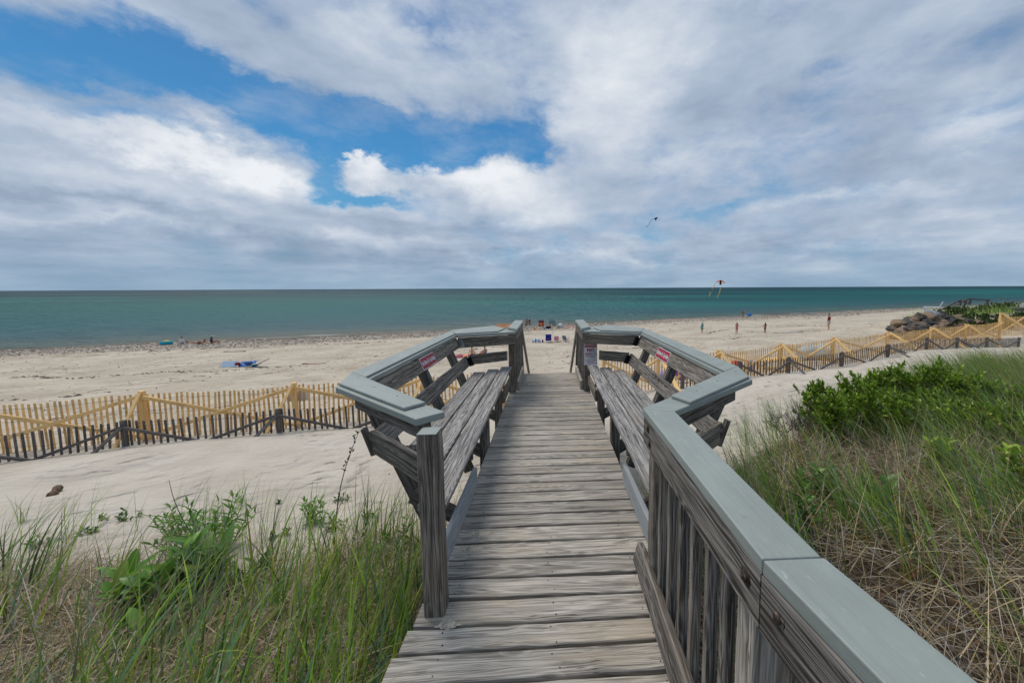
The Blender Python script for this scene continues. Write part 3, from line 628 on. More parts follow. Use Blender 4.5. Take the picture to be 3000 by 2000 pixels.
def person(label,x,y,z,h,face,skn,pose='stand',arms=((.18,-.35,-.02),(.18,-.35,.02)),hair=('short',(.02,.012,.01)),clothes=(),legs=None,fat=1.,cat='person',hat=None,group=None):
    """face: direction angle the person looks toward (rad, 0=+y). heights scaled by h"""
    o=empty('person',(x,y,z),label,'person',group,rz=face)
    s=h
    sit=pose in('sit',); lie=pose=='lie'; bend=pose=='bend'
    # spine (local: +y front, z up)
    if pose=='stand': pel=np.array([0,0,.52]);ch=np.array([0,-.005,.73]);nk=np.array([0,0,.83]);hd=np.array([0,.012,.895]);tp=np.array([0,.01,.955])
    elif pose=='sit': pel=np.array([0,0,.06]);ch=np.array([0,.02,.27]);nk=np.array([0,.035,.37]);hd=np.array([0,.06,.43]);tp=np.array([0,.065,.49])
    elif pose=='bend': pel=np.array([0,-.05,.50]);ch=np.array([0,.10,.64]);nk=np.array([0,.17,.70]);hd=np.array([0,.215,.745]);tp=np.array([0,.245,.79])
    else: pel=np.array([0,0,.07]);ch=np.array([0,.20,.10]);nk=np.array([0,.27,.17]);hd=np.array([0,.31,.23]);tp=np.array([0,.32,.29])
    up=nrm(ch-pel); V=[pel,(pel+ch)/2,ch,nk,hd,tp]; R=[(.072*fat,.055*fat),(.064*fat,.05*fat),(.078*fat,.052*fat),.030,(.047,.056),.036]; E=[(0,1),(1,2),(2,3),(3,4),(4,5)]
    # nose
    fr=np.array([0,1,0.]) if pose!='lie' else np.array([0,1,.0])
    V.append(hd+fr*.062); R.append(.010); E.append((4,6))
    J={'pel':0,'mid':1,'ch':2}
    for sd in (-1,1):
        b=len(V); V.append(ch+np.array([sd*.098,0,0])+up*.045); R.append(.030*fat**.5); E.append((2,b))
        ax,az,ay=arms[0 if sd<0 else 1]     # wrist offset from shoulder (out, up, fwd)
        sh=V[b]; wr=sh+np.array([sd*(ax-.10),ay,az]); d=np.linalg.norm(wr-sh); el=(sh+wr)/2+np.array([sd*.02,-.02,-.01])*(2 if d<.25 else 1)
        V.append(el);R.append(.021*fat**.5);E.append((b,b+1)); V.append(wr);R.append(.015);E.append((b+1,b+2))
        hdv=nrm(wr-el); pm=wr+hdv*.03; V.append(pm);R.append(.014);E.append((b+2,b+3))
        sdv=nrm(np.cross(hdv,[0,1,.2]))
        for k,(o_,l_) in enumerate(((-.014,.034),(-.005,.040),(.005,.038),(.014,.030))):
            i=len(V); V.append(pm+sdv*o_+hdv*.012);R.append(.0055);E.append((b+3,i)); V.append(pm+sdv*o_*1.2+hdv*l_+fr*.006);R.append(.0045);E.append((i,i+1))
        i=len(V); V.append(wr+sdv*.02+hdv*.02);R.append(.006);E.append((b+2,i))
        J['sh%d'%sd]=b
    for sd in (-1,1):
        b=len(V)
        if pose=='stand' or pose=='bend':
            lg=(legs or {}).get(sd,(0.,0.)); hp=pel+np.array([sd*.052,0,-.02]); kn=np.array([sd*.055+lg[0]*.5,.01+lg[1]*.5,.275]); an=np.array([sd*.05+lg[0],lg[1]-.01,.035]); toe=an+np.array([sd*.012,.085,-.022])
        elif pose=='sit': hp=pel+np.array([sd*.052,.02,.0]); kn=np.array([sd*.07,.26,.20 if legs is None else legs]); an=np.array([sd*.06,.42,.03]); toe=an+np.array([0,.07,.01])
        else: hp=pel+np.array([sd*.05,-.03,0]); kn=np.array([sd*.07,-.26,.05]); an=np.array([sd*.07,-.44,.10 if sd>0 else .04]); toe=an+np.array([0,-.05,.03])
        for p_,r_ in ((hp,.052*fat),(kn,.034*fat**.5),(an,.021),(toe,.016)): V.append(p_);R.append(r_)
        E+=[(0,b),(b,b+1),(b+1,b+2),(b+2,b+3)]; J['hp%d'%sd]=b
    Vs=[v*s for v in V]; Rs=[(r*s if np.isscalar(r) else (r[0]*s,r[1]*s)) for r in R]
    skin('body',Vs,E,Rs,[skn],o)
    def garment(nm,kind,mt,k=1.18):
        if kind=='torso': ids=[0,1,2]; ex=[]
        def mk(pairs,rad):
            ids=[];
            for a,b in pairs:
                for i in (a,b):
                    if i not in ids: ids.append(i)
            return [Vs[i] for i in ids],[(ids.index(a),ids.index(b)) for a,b in pairs],[rad[i] for i in ids]
        rad=[(r*k+.004 if np.isscalar(r) else (r[0]*k+.004,r[1]*k+.004)) for r in Rs]
        l,r=J['sh-1'],J['sh1']; hl,hr=J['hp-1'],J['hp1']
        if kind=='shirt': v,e,ra=mk([(0,1),(1,2),(2,l),(2,r),(l,l+1),(r,r+1)],rad)
        elif kind=='longshirt': v,e,ra=mk([(0,1),(1,2),(2,l),(2,r),(l,l+1),(r,r+1),(l+1,l+2),(r+1,r+2)],rad)
        elif kind=='swimsuit': v,e,ra=mk([(0,1),(1,2),(0,hl),(0,hr)],rad)
        elif kind=='top': 
            v=[Vs[2]*.75+Vs[1]*.25,Vs[2],Vs[2]+(Vs[2]-Vs[1])*.12];e=[(0,1),(1,2)];ra=[rad[2]]*3
        elif kind=='briefs': v=[Vs[0]*.8+Vs[1]*.2,Vs[0],Vs[hl]*.85+Vs[0]*.15,Vs[hr]*.85+Vs[0]*.15]; e=[(0,1),(1,2),(1,3)]; ra=[rad[0],rad[0],rad[hl],rad[hr]]
        elif kind=='shorts': v=[Vs[0]*.8+Vs[1]*.2,Vs[0],Vs[hl],Vs[hr],Vs[hl]*.35+Vs[hl+1]*.65,Vs[hr]*.35+Vs[hr+1]*.65]; e=[(0,1),(1,2),(1,3),(2,4),(3,5)]; ra=[rad[0],rad[0],rad[hl],rad[hr],(rad[hl]*1.0),(rad[hr]*1.0)]
        skin(nm,v,e,ra,[mt],o,0 if kind in('top','briefs') else 1)
    for nm,kind,mt in clothes: garment(nm,kind,mt,1.28 if kind in('top','briefs') else 1.32)
    hm=plain('hair_%02d%02d'%(int(hair[1][0]*99),int(hair[1][1]*99)),hair[1],.7,.2,40)
    bk=-fr if pose!='lie' else np.array([0,-.5,.5])
    hv=[(tp+np.array([0,0,.008])+bk*.004)*s,(hd+bk*.030+np.array([0,0,.012]))*s]; hr_=[.036*s,.043*s]; he=[(0,1)]
    if hair[0]=='long': hv.append((nk+bk*.045+np.array([0,0,-.02]))*s);hr_.append(.036*s);he.append((1,2)); hv.append((nk+bk*.05+np.array([0,0,-.08]))*s);hr_.append(.02*s);he.append((2,3))
    if hair[0]=='bun': hv.append((tp+bk*.05+np.array([.02,0,.02]))*s);hr_.append(.020*s);he.append((0,2))
    skin('hair',hv,he,hr_,[hm],o)
    if hat: 
        mb=MB(); c=(tp+np.array([0,.0,.012]))*s
        mb.tube([c+[0,0,-.03*s],c+[0,0,.012*s],c+[0,0,.030*s]],[.056*s,.052*s,.024*s],12); mb.board(c+np.array([0,.03,-.022])*s,c+np.array([0,.105,-.03])*s,.08*s,.008*s,(1,0,0),ch=.001)
        me=mb.build('hat',hat); me.parent=o
    return o
gz=lambda x,y:h1(x,y)
def fab(n,c): return plain(n,c,.8,.1,20,.2)
teal=fab('teal_fabric',(.02,.30,.32)); navy=fab('navy_fabric',(.012,.02,.12)); redf=fab('maroon_fabric',(.17,.010,.018)); shr=fab('blue_pattern_shorts',(.28,.48,.62)); pink=fab('hot_pink_fabric',(.80,.06,.20)); pur=fab('magenta_fabric',(.32,.015,.20)); blk=fab('black_fabric',(.012,.012,.016)); coral=fab('coral_fabric',(.75,.22,.12)); sky_=fab('bright_blue_fabric',(.02,.18,.65)); wht=fab('white_fabric',(.62,.64,.66)); grn=fab('green_cap',(.02,.22,.10)); orange=fab('orange_fabric',(.95,.22,.015)); yel=fab('yellow_plastic',(.75,.60,.10)); cyan=fab('cyan_fabric',(.03,.38,.52)); lpink=fab('light_pink_fabric',(.70,.30,.42)); lgreen=fab('mint_plastic',(.25,.55,.38)); gblue=fab('grey_blue_fabric',(.17,.22,.28)); purf=fab('purple_fabric',(.16,.03,.40)); redb=fab('red_fabric',(.60,.03,.04))
person('man in maroon shirt, green cap and pale blue shorts standing on the beach',30.19,38.2,gz(30.19,38.2)+.0,1.80,1.15,SKN['fair'],arms=((.14,-.33,.05),(.14,-.30,.07)),fat=1.25,clothes=[('shirt','shirt',redf),('shorts','shorts',shr)],hat=grn)
person('child in teal long-sleeved top shading eyes with one hand',16.27,38.28,gz(16.27,38.28),1.12,.1,SKN['tan'],arms=((.17,-.32,.0),(.10,.10,.10)),clothes=[('shirt','longshirt',teal),('shorts','shorts',fab('teal_shorts',(.05,.26,.24)))],hat=navy)
person('girl in hot pink two-piece with long dark hair, back to camera',19.29,36.84,gz(19.29,36.84),1.25,0.,SKN['tan'],arms=((.11,-.16,.06),(.11,-.16,.06)),hair=('long',(.012,.009,.008)),clothes=[('swim_top','top',pink),('swim_bottom','briefs',pink)])
person('girl in purple two-piece with curly dark hair standing on sand',22.06,36.45,gz(22.06,36.45),1.16,.1,SKN['brown'],arms=((.14,-.20,.05),(.10,-.14,.05)),hair=('long',(.03,.015,.01)),clothes=[('swim_top','top',pur),('swim_bottom','briefs',pur)])
person('bending adult in black swimsuit with blond hair at the waterline',35.96,66.6,gz(35.96,66.6),1.60,-1.4,SKN['tan'],pose='bend',arms=((.10,-.2,.18),(.10,-.2,.2)),hair=('short',(.55,.45,.28)),clothes=[('swimsuit','swimsuit',blk)])
person('left standing wader with dark hair, pale pink top, at the shallows',-3.42,56.4,-4.25,1.45,0.,SKN['tan'],arms=((.10,-.18,.07),(.14,-.3,.03)),hair=('long',(.012,.01,.01)),clothes=[('swim_top','top',lpink)])
person('right standing wader in a dark swimsuit in ankle-deep water',-3.0,56.1,-4.22,1.40,-.5,SKN['tan'],arms=((.14,-.3,.05),(.1,-.2,.08)),hair=('short',(.012,.01,.01)),clothes=[('swimsuit','swimsuit',blk)])
person('small child in black shorts standing in front of two waders',-3.35,52.4,-4.05,1.0,0.,SKN['tan'],arms=((.12,-.22,.07),(.12,-.22,.07)),hair=('long',(.012,.01,.01)),clothes=[('swim_top','top',lpink),('shorts','shorts',blk)])
person('child in teal hooded top standing between striped chairs at the shore',.117,51.2,gz(.117,51.2),1.12,.2,SKN['tan'],clothes=[('shirt','longshirt',teal)],hat=navy)
person('sunbather in coral swimsuit with long blond hair, seen through bench back',-5.37,25.5,gz(-5.37,25.5)+.02,1.25,0.,SKN['fair'],pose='sit',arms=((.17,-.22,-.03),(.22,-.2,.02)),hair=('long',(.30,.20,.06)),clothes=[('swimsuit','briefs',coral)],hat=fab('mustard_cap',(.45,.33,.05)))
person('sunbather in bright blue swimsuit with dark bun reaching sideways',-4.51,25.9,gz(-4.51,25.9)+.02,1.25,.9,SKN['tan'],pose='sit',arms=((.36,-.15,.02),(.14,-.2,.08)),hair=('bun',(.015,.01,.01)),clothes=[('swimsuit','swimsuit',sky_)])
person('tanned sunbather lying propped on elbows at the water edge',-35.0,38.4,gz(-35,38.4)+.05,1.7,-1.5,SKN['tan'],pose='lie',arms=((.12,-.10,.12),(.12,-.10,.12)),hair=('short',(.05,.03,.02)),clothes=[('swim_bottom','briefs',blk)])
person('dark-haired sunbather in black and white, sitting rightmost at left waterline',-34.2,38.8,gz(-34.2,38.8),1.55,-1.2,SKN['tan'],pose='sit',hair=('long',(.012,.01,.01)),clothes=[('shirt','shirt',fab('dark_violet_fabric',(.06,.04,.09)))],hat=wht)
person('dark-haired person wrapped in a white towel sitting at left waterline',-36.9,38.6,gz(-36.9,38.6),1.60,0.,SKN['tan'],pose='sit',hair=('short',(.012,.01,.01)),clothes=[('towel','longshirt',wht)])
for i,(dx,l) in enumerate(((0,'left of two far swimmers in red standing offshore'),(1.9,'right of two far swimmers in red standing offshore'))):
    person(l,190.+dx*1.6,146,-4.75,1.6,0.,SKN['tan'],clothes=[('shirt','shirt',redb)],group='far swimmers offshore')
person('person in orange top sitting in the red and navy striped chair',-1.1,48.75,gz(-1.1,49)+.30,1.5,0.,SKN['fair'],pose='sit',clothes=[('shirt','shirt',orange)],arms=((.22,-.16,-.02),(.2,-.18,.05)))
# ------------------------------------------------------------------ beach things
def stripes(name,cols,sc=9.,axis_=2):
    m,T=mat(name); tc=T.n.new('ShaderNodeTexCoord').outputs['Object']; sp=T.node('ShaderNodeSeparateXYZ',{'Vector':tc})
    v=T.m('FRACT',T.m('MULTIPLY',sp.outputs[axis_],sc)); nd=T.n.new('ShaderNodeValToRGB'); nd.color_ramp.interpolation='CONSTANT'
    while len(nd.color_ramp.elements)<len(cols): nd.color_ramp.elements.new(.5)
    for i,(e,c) in enumerate(zip(nd.color_ramp.elements,cols)): e.position=i/len(cols); e.color=(*c,1)
    T.l.new(v,nd.inputs[0]); return fin(m,T,nd.outputs[0],.8)
st_rb=stripes('red_navy_stripes',[(.02,.03,.10),(.55,.06,.04),(.02,.03,.10),(.03,.12,.25)],3.)
st_tw=stripes('teal_white_stripes',[(.03,.16,.22),(.55,.62,.62),(.05,.22,.30),(.03,.10,.16)],6.)
def beach_chair(label,x,y,face,cloth,frame,w=.58,back=.62,sh=.30,arms=True,group='folding beach chairs'):
    z=gz(x,y); o=empty('beach_chair',(x,y,z),label,'chair',group,rz=face)
    # local +y = front
    def pt(a): return (x+a[0],y+a[1],z+a[2])
    def L(fn,nm,mt):
        mb=MB(); fn(mb); ob=mb.build(nm,mt); ob.parent=o; return ob
    L(lambda b:b.board((0,-.22,sh),(0,.25,sh+.04),w,.02,(1,0,0),ch=.003,n=4),'seat',cloth)
    L(lambda b:b.board((0,-.22,sh),(0,-.42,sh+back),w,.02,(1,0,0),ch=.004,n=4),'backrest',cloth)
    for s in (-1,1):
        L(lambda b:b.tube([(s*w/2,-.30,sh+.25),(s*w/2,.10,sh+.06),(s*w/2,.28,0.0)],.011),'leg',frame)
        L(lambda b:b.tube([(s*w/2,.26,sh+.22),(s*w/2,-.05,sh-.02),(s*w/2,-.38,0.0)],.011),'leg',frame)
        if arms: L(lambda b:b.board((s*(w/2+.02),-.30,sh+.24),(s*(w/2+.02),.26,sh+.24),.05,.02,(1,0,0),ch=.003),'arm_rest',frame)
    L(lambda b:b.tube([(-w/2,-.38,0.01),(w/2,-.38,.01)],.010),'crossbar',frame)
    return o
beach_chair('red and navy striped beach chair at the shore facing the sea',-1.075,49.1,0,st_rb,M_galv,.70,.85,.35)
beach_chair('teal and white striped beach chair turned sideways at the shore',.80,49.4,-.7,st_tw,M_galv,.70,.80,.32)
bc=beach_chair('tall royal blue beach chair with yellow armrests, beside the tent',-.09,33.26,0,fab('royal_blue_fabric',(.008,.03,.28)),wht,.52,.60,.16)
mb=MB(); mb.box((0,-.345,.50),.16,.012,.08); e=mb.build('red_logo',redb); e.parent=bc; e.rotation_euler=(.3,0,0)
beach_chair('pink child beach chair with mint green legs in the middle of the row',.63,33.4,0,lpink,lgreen,.40,.42,.14)
beach_chair('grey-blue small beach chair with pink frame, rightmost of the row',1.50,33.5,-.5,gblue,lpink,.38,.44,.14)
def box_thing(name,label,cat,x,y,dz,sx,sy,sz,mt,rz=0,extra=None,group=None):
    z=gz(x,y)+dz; mb=MB(); mb.box((0,0,sz/2),sx,sy,sz,ch=min(sx,sy,sz)*.18)
    o=mb.build(name,mt); o.location=(x,y,z); o.rotation_euler=(0,0,rz); tag(o,label,cat,group); 
    if extra: extra(o)
    return o
# tub
tb=empty('beach_tub',(-38.3,38.6,gz(-38.3,38.6)),'blue beach tub with a yellow lid, leftmost at the waterline','tub')
mb=MB(); mb.tube([(0,0,0),(0,0,.12),(0,0,.32)],[.40,.44,.50],16); e=mb.build('tub_body',cyan); e.parent=tb
mb=MB(); mb.tube([(0,0,.30),(0,0,.38),(0,0,.43)],[.22,.20,.10],12); e=mb.build('lid',yel); e.parent=tb
# pop-up tent
tx,ty=-1.2,33.3; tz=gz(tx,ty); te=empty('beach_tent',(tx,ty,tz),'small white and blue pop-up beach tent beside blue chair','tent')
bm=bmesh.new(); bmesh.ops.create_uvsphere(bm,u_segments=16,v_segments=10,radius=1); bmesh.ops.delete(bm,geom=[v for v in bm.verts if v.co.z<-.05],context='VERTS'); bmesh.ops.scale(bm,vec=(.44,.28,.40),verts=bm.verts)
me=bpy.data.meshes.new('shell'); bm.to_mesh(me); bm.free(); sm=stripes('tent_white_blue',[(.66,.68,.72),(.66,.68,.72),(.30,.38,.45),(.66,.64,.66),(.66,.68,.72),(.05,.20,.42)],1.7,0); ob=link('shell',me,te,[sm]); ob.modifiers.new('s','SOLIDIFY').thickness=.01
mb=MB(); mb.tube([(-.40,-.1,0),(-.2,-.24,.24),(0,-.28,.31),(.2,-.24,.22),(.42,-.1,0)],.012); e=mb.build('pole',navy); e.parent=te
# pile of folded chairs, bags
px,py=-19.1,23.6; pz=gz(px,py)
mc,T=mat('white_blue_check'); tc=T.n.new('ShaderNodeTexCoord').outputs['Object']; ck=T.node('ShaderNodeTexChecker',{'Vector':tc,'Scale':14.,'Color1':(.60,.68,.75,1),'Color2':(.34,.52,.72,1)}); fin(mc,T,ck.outputs[0],.8)
fc=empty('folded_chair',(px-.75,py,pz),'folded white and blue checked beach chair lying at left of pile','chair','beach gear pile')
mb=MB(); mb.board((-.45,0,.17),(.45,0,.19),.42,.03,(0,.55,.8),ch=.005); e=mb.build('seat',mc); e.parent=fc
mb=MB(); mb.tube([(-.52,-.15,.02),(.45,-.18,.05)],.012); mb.tube([(-.52,.1,.30),(.5,.12,.34)],.012); mb.tube([(-.52,-.15,.02),(-.50,.1,.30)],.012); e=mb.build('frame',M_galv); e.parent=fc
f2=empty('folded_chair',(px+.10,py+.1,pz),'folded beach chair with white bent legs in the middle of the pile','chair','beach gear pile')
mb=MB(); mb.tube([(-.35,-.1,.25),(0,-.12,.20),(.2,-.15,.02)],.014); mb.tube([(.5,-.1,.38),(.7,-.12,.22),(.75,-.15,.05)],.014); mb.tube([(-.5,0,.05),(.3,0,.10)],.012); e=mb.build('frame',wht); e.parent=f2
mb=MB(); mb.board((-.35,.05,.14),(.55,.08,.20),.40,.04,(0,.7,.5),ch=.005); e=mb.build('seat',sky_); e.parent=f2
f3=empty('folded_chair',(px+1.05,py+.05,pz),'navy beach lounger tilted up at the right end of pile','chair','beach gear pile')
mb=MB(); mb.board((-.40,0,.04),(.42,0,.42),.50,.025,(0,1,.2),ch=.005); e=mb.build('backrest',navy); e.parent=f3
mb=MB(); mb.tube([(-.55,-.1,.03),(.1,-.12,.02)],.012); mb.tube([(-.1,-.1,.02),(.2,-.1,.3)],.012); e=mb.build('frame',M_galv); e.parent=f3
def bag(name,label,cat,x,y,dz,sx,sy,sz,mt,group=None):
    bm=bmesh.new(); bmesh.ops.create_icosphere(bm,subdivisions=2,radius=1)
    for v in bm.verts:
        v.co.x*=sx*(1+.12*math.sin(v.co.z*5+x)); v.co.y*=sy; v.co.z=max(v.co.z,-.7)*sz*(1+.15*math.sin(v.co.x*9+y))
    me=bpy.data.meshes.new(name); bm.to_mesh(me); bm.free(); me.polygons.foreach_set('use_smooth',[True]*len(me.polygons))
    o=link(name,me,None,[mt]); o.location=(x,y,gz(x,y)+dz+sz*.7); return tag(o,label,cat,group)
bag('beach_bag','maroon bag lying between the folded chairs','bag',px-.25,py,.10,.18,.12,.12,redf,'beach gear pile')
bag('beach_bag','blue patterned bag on top of the gear pile','bag',px+.42,py,.14,.28,.16,.14,fab('blue_pattern_bag',(.04,.10,.28)),'beach gear pile')
bag('beach_bag','teal and white striped bag beside the navy lounger','bag',px+.78,py-.05,.05,.20,.12,.13,st_tw,'beach gear pile')
bag('ball','white ball beside the teal striped chair at the shore','ball',1.45,49.6,0,.33,.33,.38,wht)
bag('beach_bag','black bag lying left of the teal striped chair','bag',-.15,49.2,0,.38,.2,.22,blk)
bag('beach_bag','white bag next to the black bag at the shore','bag',-.62,49.3,0,.25,.2,.2,wht)
bag('beach_toy','yellow toy bucket below the red striped chair','toy',-1.35,47.9,-.04,.16,.16,.16,yel,'toys at the shore')
bag('beach_toy','yellow toy in front of the teal striped chair','toy',.75,48.2,-.04,.2,.16,.12,yel,'toys at the shore')
bag('beach_toy','red toy left of the striped chair on sand','toy',-1.9,48.0,-.04,.22,.16,.1,redb,'toys at the shore')
bag('beach_toy','small blue float beside the bending adult','toy',37.1,66.4,.2,.4,.3,.28,sky_)
bag('drink_bag','small navy and yellow bag left of the royal blue chair','bag',-.62,33.2,-.0,.07,.07,.15,navy)
bag('beach_bag','red and white bag by the blond sunbather','bag',-6.1,24.9,-.05,.28,.16,.2,fab('red_white_bag',(.60,.18,.22)))
def towel(label,x,y,w,l,mt,rz=0):
    mb=MB(); n=8; vs=[];fs=[]
    for i in range(n+1):
        for j in range(n+1):
            a=(i/n-.5)*w;b=(j/n-.5)*l; X_=x+a*math.cos(rz)-b*math.sin(rz);Y_=y+a*math.sin(rz)+b*math.cos(rz); vs.append((X_-x,Y_-y,gz(X_,Y_)-gz(x,y)+.03+.012*math.sin(i*2+j)))
    for i in range(n):
        for j in range(n): k=i*(n+1)+j; fs.append((k,k+n+1,k+n+2,k+1))
    mb.add(vs,fs,smooth=True); o=mb.build('towel',mt); o.location=(x,y,gz(x,y)); o.modifiers.new('s','SOLIDIFY').thickness=.02; return tag(o,label,'towel')
towel('pink and red towel spread on the sand at the shoreline right',3.4,49.6,2.4,.9,stripes('pink_towel',[(.6,.2,.25),(.65,.5,.5),(.6,.06,.08)],1.2,0))
towel('pale blue towel spread below the striped chairs',-.1,48.0,1.9,.6,stripes('blue_towel',[(.25,.4,.5),(.6,.62,.6),(.08,.15,.3)],2.,0))
towel('coral towel under the two sunbathers',-5.2,26.2,1.9,1.2,coral)
towel('faded grey-blue towel beside the girl in purple',24.0,35.7,3.2,.35,gblue,.05)
# things behind the fences on the right
def crate(label,x,y,sx,sy,sz,mt,rz=.4):
    z=gz(x,y); o=empty('low_table',(x,y,z),label,'table',None,rz=rz)
    mb=MB(); mb.box((0,0,sz),sx,sy,.05); e=mb.build('table_top',mt); e.parent=o
    for a in (-1,1):
        for b in (-1,1):
            mb=MB(); mb.box((a*(sx/2-.08),b*(sy/2-.08),sz/2),.06,.06,sz); e=mb.build('leg',blk); e.parent=o
    return o
bag('beach_bag','red bundle with blue top seen through the slats','bag',7.5,14.3,0,.40,.25,.30,redb)
bag('beach_bag','blue bundle beside the red one behind the slats','bag',8.25,14.5,0,.14,.2,.26,sky_)
crate('black-edged low table behind the right slat fences',9.7,15.2,1.9,.5,.36,W_pine)
bag('beach_tent','pale blue and white shade shelter behind the slats','tent',12.9,17.2,0,.85,.4,.42,fab('pale_blue_nylon',(.45,.58,.66)))
bag('beach_bag','purple bundle seen below the right bench back','bag',4.62,12.6,.1,.20,.2,.25,purf)
bag('beach_bag','lilac and white bundle through the right bench back','bag',3.9,12.5,.25,.22,.2,.16,fab('lilac_fabric',(.40,.38,.62)))
sgn=MB(); sgn.box((0,0,0),.40,.012,.24); o=sgn.build('fence_sign',M_white); o.location=(-5.86,8.66+.06,-.86); o.rotation_euler=(0,0,.24); tag(o,'plain pale notice board fixed behind the left fence post','sign')
# driftwood
def drift(label,x,y,L,r,rz,mt,dz=0):
    mb=MB(); n=7; pts=[(L*(i/n-.5),.04*L*math.sin(i*1.3),r*.5+.01*math.sin(i*2)) for i in range(n+1)]; mb.tube(pts,[r*(.75+.3*math.sin(i*1.1+1)) for i in range(n+1)],8)
    o=mb.build('driftwood',mt); o.location=(x,y,gz(x,y)+dz); o.rotation_euler=(0,0,rz); return tag(o,label,'driftwood')
drift('short brown driftwood block on the left dune sand',-6.75,5.15,.24,.05,-.9,plain('bark_brown',(.16,.105,.065),.9,.3,30))
drift('thin driftwood stick on the beach right of the gear pile',-15.1,24.1,1.4,.035,.05,W_tan)
drift('small dark driftwood stick near the pebble band',-26,31.5,1.6,.04,.1,W_grey)
_unused=None
if 0: post('old_post',-4.86,-4.81,3.36,3.41,-1.2,-.52,'short dark leaning post in the grass at the left edge','post',dx=-.10,cap=False)
# kites
def kite(name,label,c,parts,tails):
    c=np.array(c,float); o=empty(name,tuple(c),label,'kite')
    for nm,poly,th,mt in parts:
        mb=MB(); n=len(poly); v=[(x,-.01,z) for x,z in poly]+[(x,.01,z) for x,z in poly]
        mb.add(v,[tuple(range(n)),tuple(range(2*n-1,n-1,-1))]+[(i,i+n,(i+1)%n+n,(i+1)%n) for i in range(n)]); e=mb.build(nm,mt); e.parent=o
    for pts,r,mt in tails:
        mb=MB(); mb.tube([(x,0,z) for x,z in pts],r,4); e=mb.build('tail',mt); e.parent=o
    return o
def at(px_,py_,Yd):
    r=RW@np.array([px_-cx_,py_-cy_,f_]); t=Yd/r[1]; return r*t+np.array([0,0,CH])
kc=at(2111,826,40); u=46/1080.
kp=lambda l:[(a*u,b*u) for a,b in l]
kite('kite','orange and black bird kite with yellow streamers low over the horizon',kc,
 [('body',kp([(-2,5),(2,5),(2,-2),(4,-4),(0,-8),(-4,-4),(-2,-2)]),.02,blk),('wing',kp([(-1.5,3),(-5,4),(-12,0),(-11,-1),(-5,0),(-1.5,-1)]),.02,orange),('wing',kp([(1.5,3),(5,4),(12,-2),(11,-4),(5,0),(1.5,-1)]),.02,orange),('breast',kp([(-1.2,2.5),(1.2,2.5),(1,-1.5),(-1,-1.5)]),.02,yel)],
 [(kp([(-13,-1),(-16,-12),(-24,-28),(-31,-37)]),.022,yel),(kp([(4,-8),(0,-16),(-2,-28),(-7,-41)]),.022,yel),(kp([(-14,-2),(-20,-14),(-28,-26),(-29,-36)]),.014,yel)])
kc=at(1921,641,40)
kite('kite','small black delta kite with a long wavy tail high over the sea',kc,
 [('wing',kp([(6,4),(0,3),(-9,-2),(-4,0),(-1,-3),(0,-5),(2,-2)]),.02,blk)],[(kp([(-6,0),(-14,-6),(-16,-12),(-22,-20),(-27,-22)]),.018,blk)])
# ------------------------------------------------------------------ rock wall, chair, steps, shrubs in the distance
m,T=mat('boulder_rock'); tc=T.n.new('ShaderNodeNewGeometry').outputs['Position']
n=T.noise(tc,1.2,5,.6); n2=T.noise(tc,9,4,.6)
oi=T.n.new('ShaderNodeObjectInfo').outputs['Random']
c=T.mix(T.ss(T.m('ADD',n,T.m('MULTIPLY',T.m('SUBTRACT',oi,.5),.7)),.46,.60),(.07,.066,.064),(.24,.17,.11)); c=T.mix(T.m('MULTIPLY',T.ss(n2,.5,.75),.5),c,(.20,.21,.22))
ROCK=fin(m,T,c,.85,T.bump(n2,.6,.04),.3)
wl=empty('rock_revetment',(31,27,0),'low mortared boulder bank below the white armchair','rock wall')
k=0
def rz_(px_,py_,yy): p=at(px_,py_,yy); return p
rows=[]
for px_ in range(2612,2960,20):
    topy=np.interp(px_,[2590,2620,2660,2700,2760,2840,2960],[976,950,930,922,925,940,948])
    boty=985
    nrow=int(max(1,(boty-topy)/17))
    for j in range(nrow+1):
        py_=topy+8+j*17+random.uniform(-4,4); yy=27.0-j*.55+random.uniform(-.2,.2)
        rows.append((px_+random.uniform(-8,8)+(13 if j%2 else 0),py_,yy))
rmeshes=[]
for v_ in range(6):
    bm=bmesh.new(); bmesh.ops.create_icosphere(bm,subdivisions=4,radius=1)
    pl_=[(Vector((random.gauss(0,1),random.gauss(0,1),random.gauss(0,1))).normalized(),random.uniform(.62,.9)) for _ in range(11)]
    for v in bm.verts:
        p=v.co.copy(); d=1+.22*math.sin(p.x*3+v_*2)*math.sin(p.y*2.5+v_)+.12*math.sin(p.z*5+v_*3+p.x*4)
        q_=p*d
        for nn_,dd_ in pl_: 
            k_=q_.dot(nn_)-dd_
            if k_>0: q_=q_-nn_*k_
        v.co=q_+p*random.uniform(-.012,.012)
    me=bpy.data.meshes.new('boulder'); bm.to_mesh(me); bm.free(); me.polygons.foreach_set('use_smooth',[False]*len(me.polygons)); me.materials.append(ROCK); rmeshes.append(me)
for (a,b,yy) in rows:
    p=at(a,b,yy); ob=bpy.data.objects.new('boulder',random.choice(rmeshes)); C.objects.link(ob); ob.parent=wl
    ob.location=Vector(p)-wl.location; ob.rotation_euler=(random.uniform(-.3,.3),random.uniform(-.5,.1),random.uniform(-.6,.6)); ob.scale=(random.uniform(.42,.72),random.uniform(.4,.6),random.uniform(.26,.42))
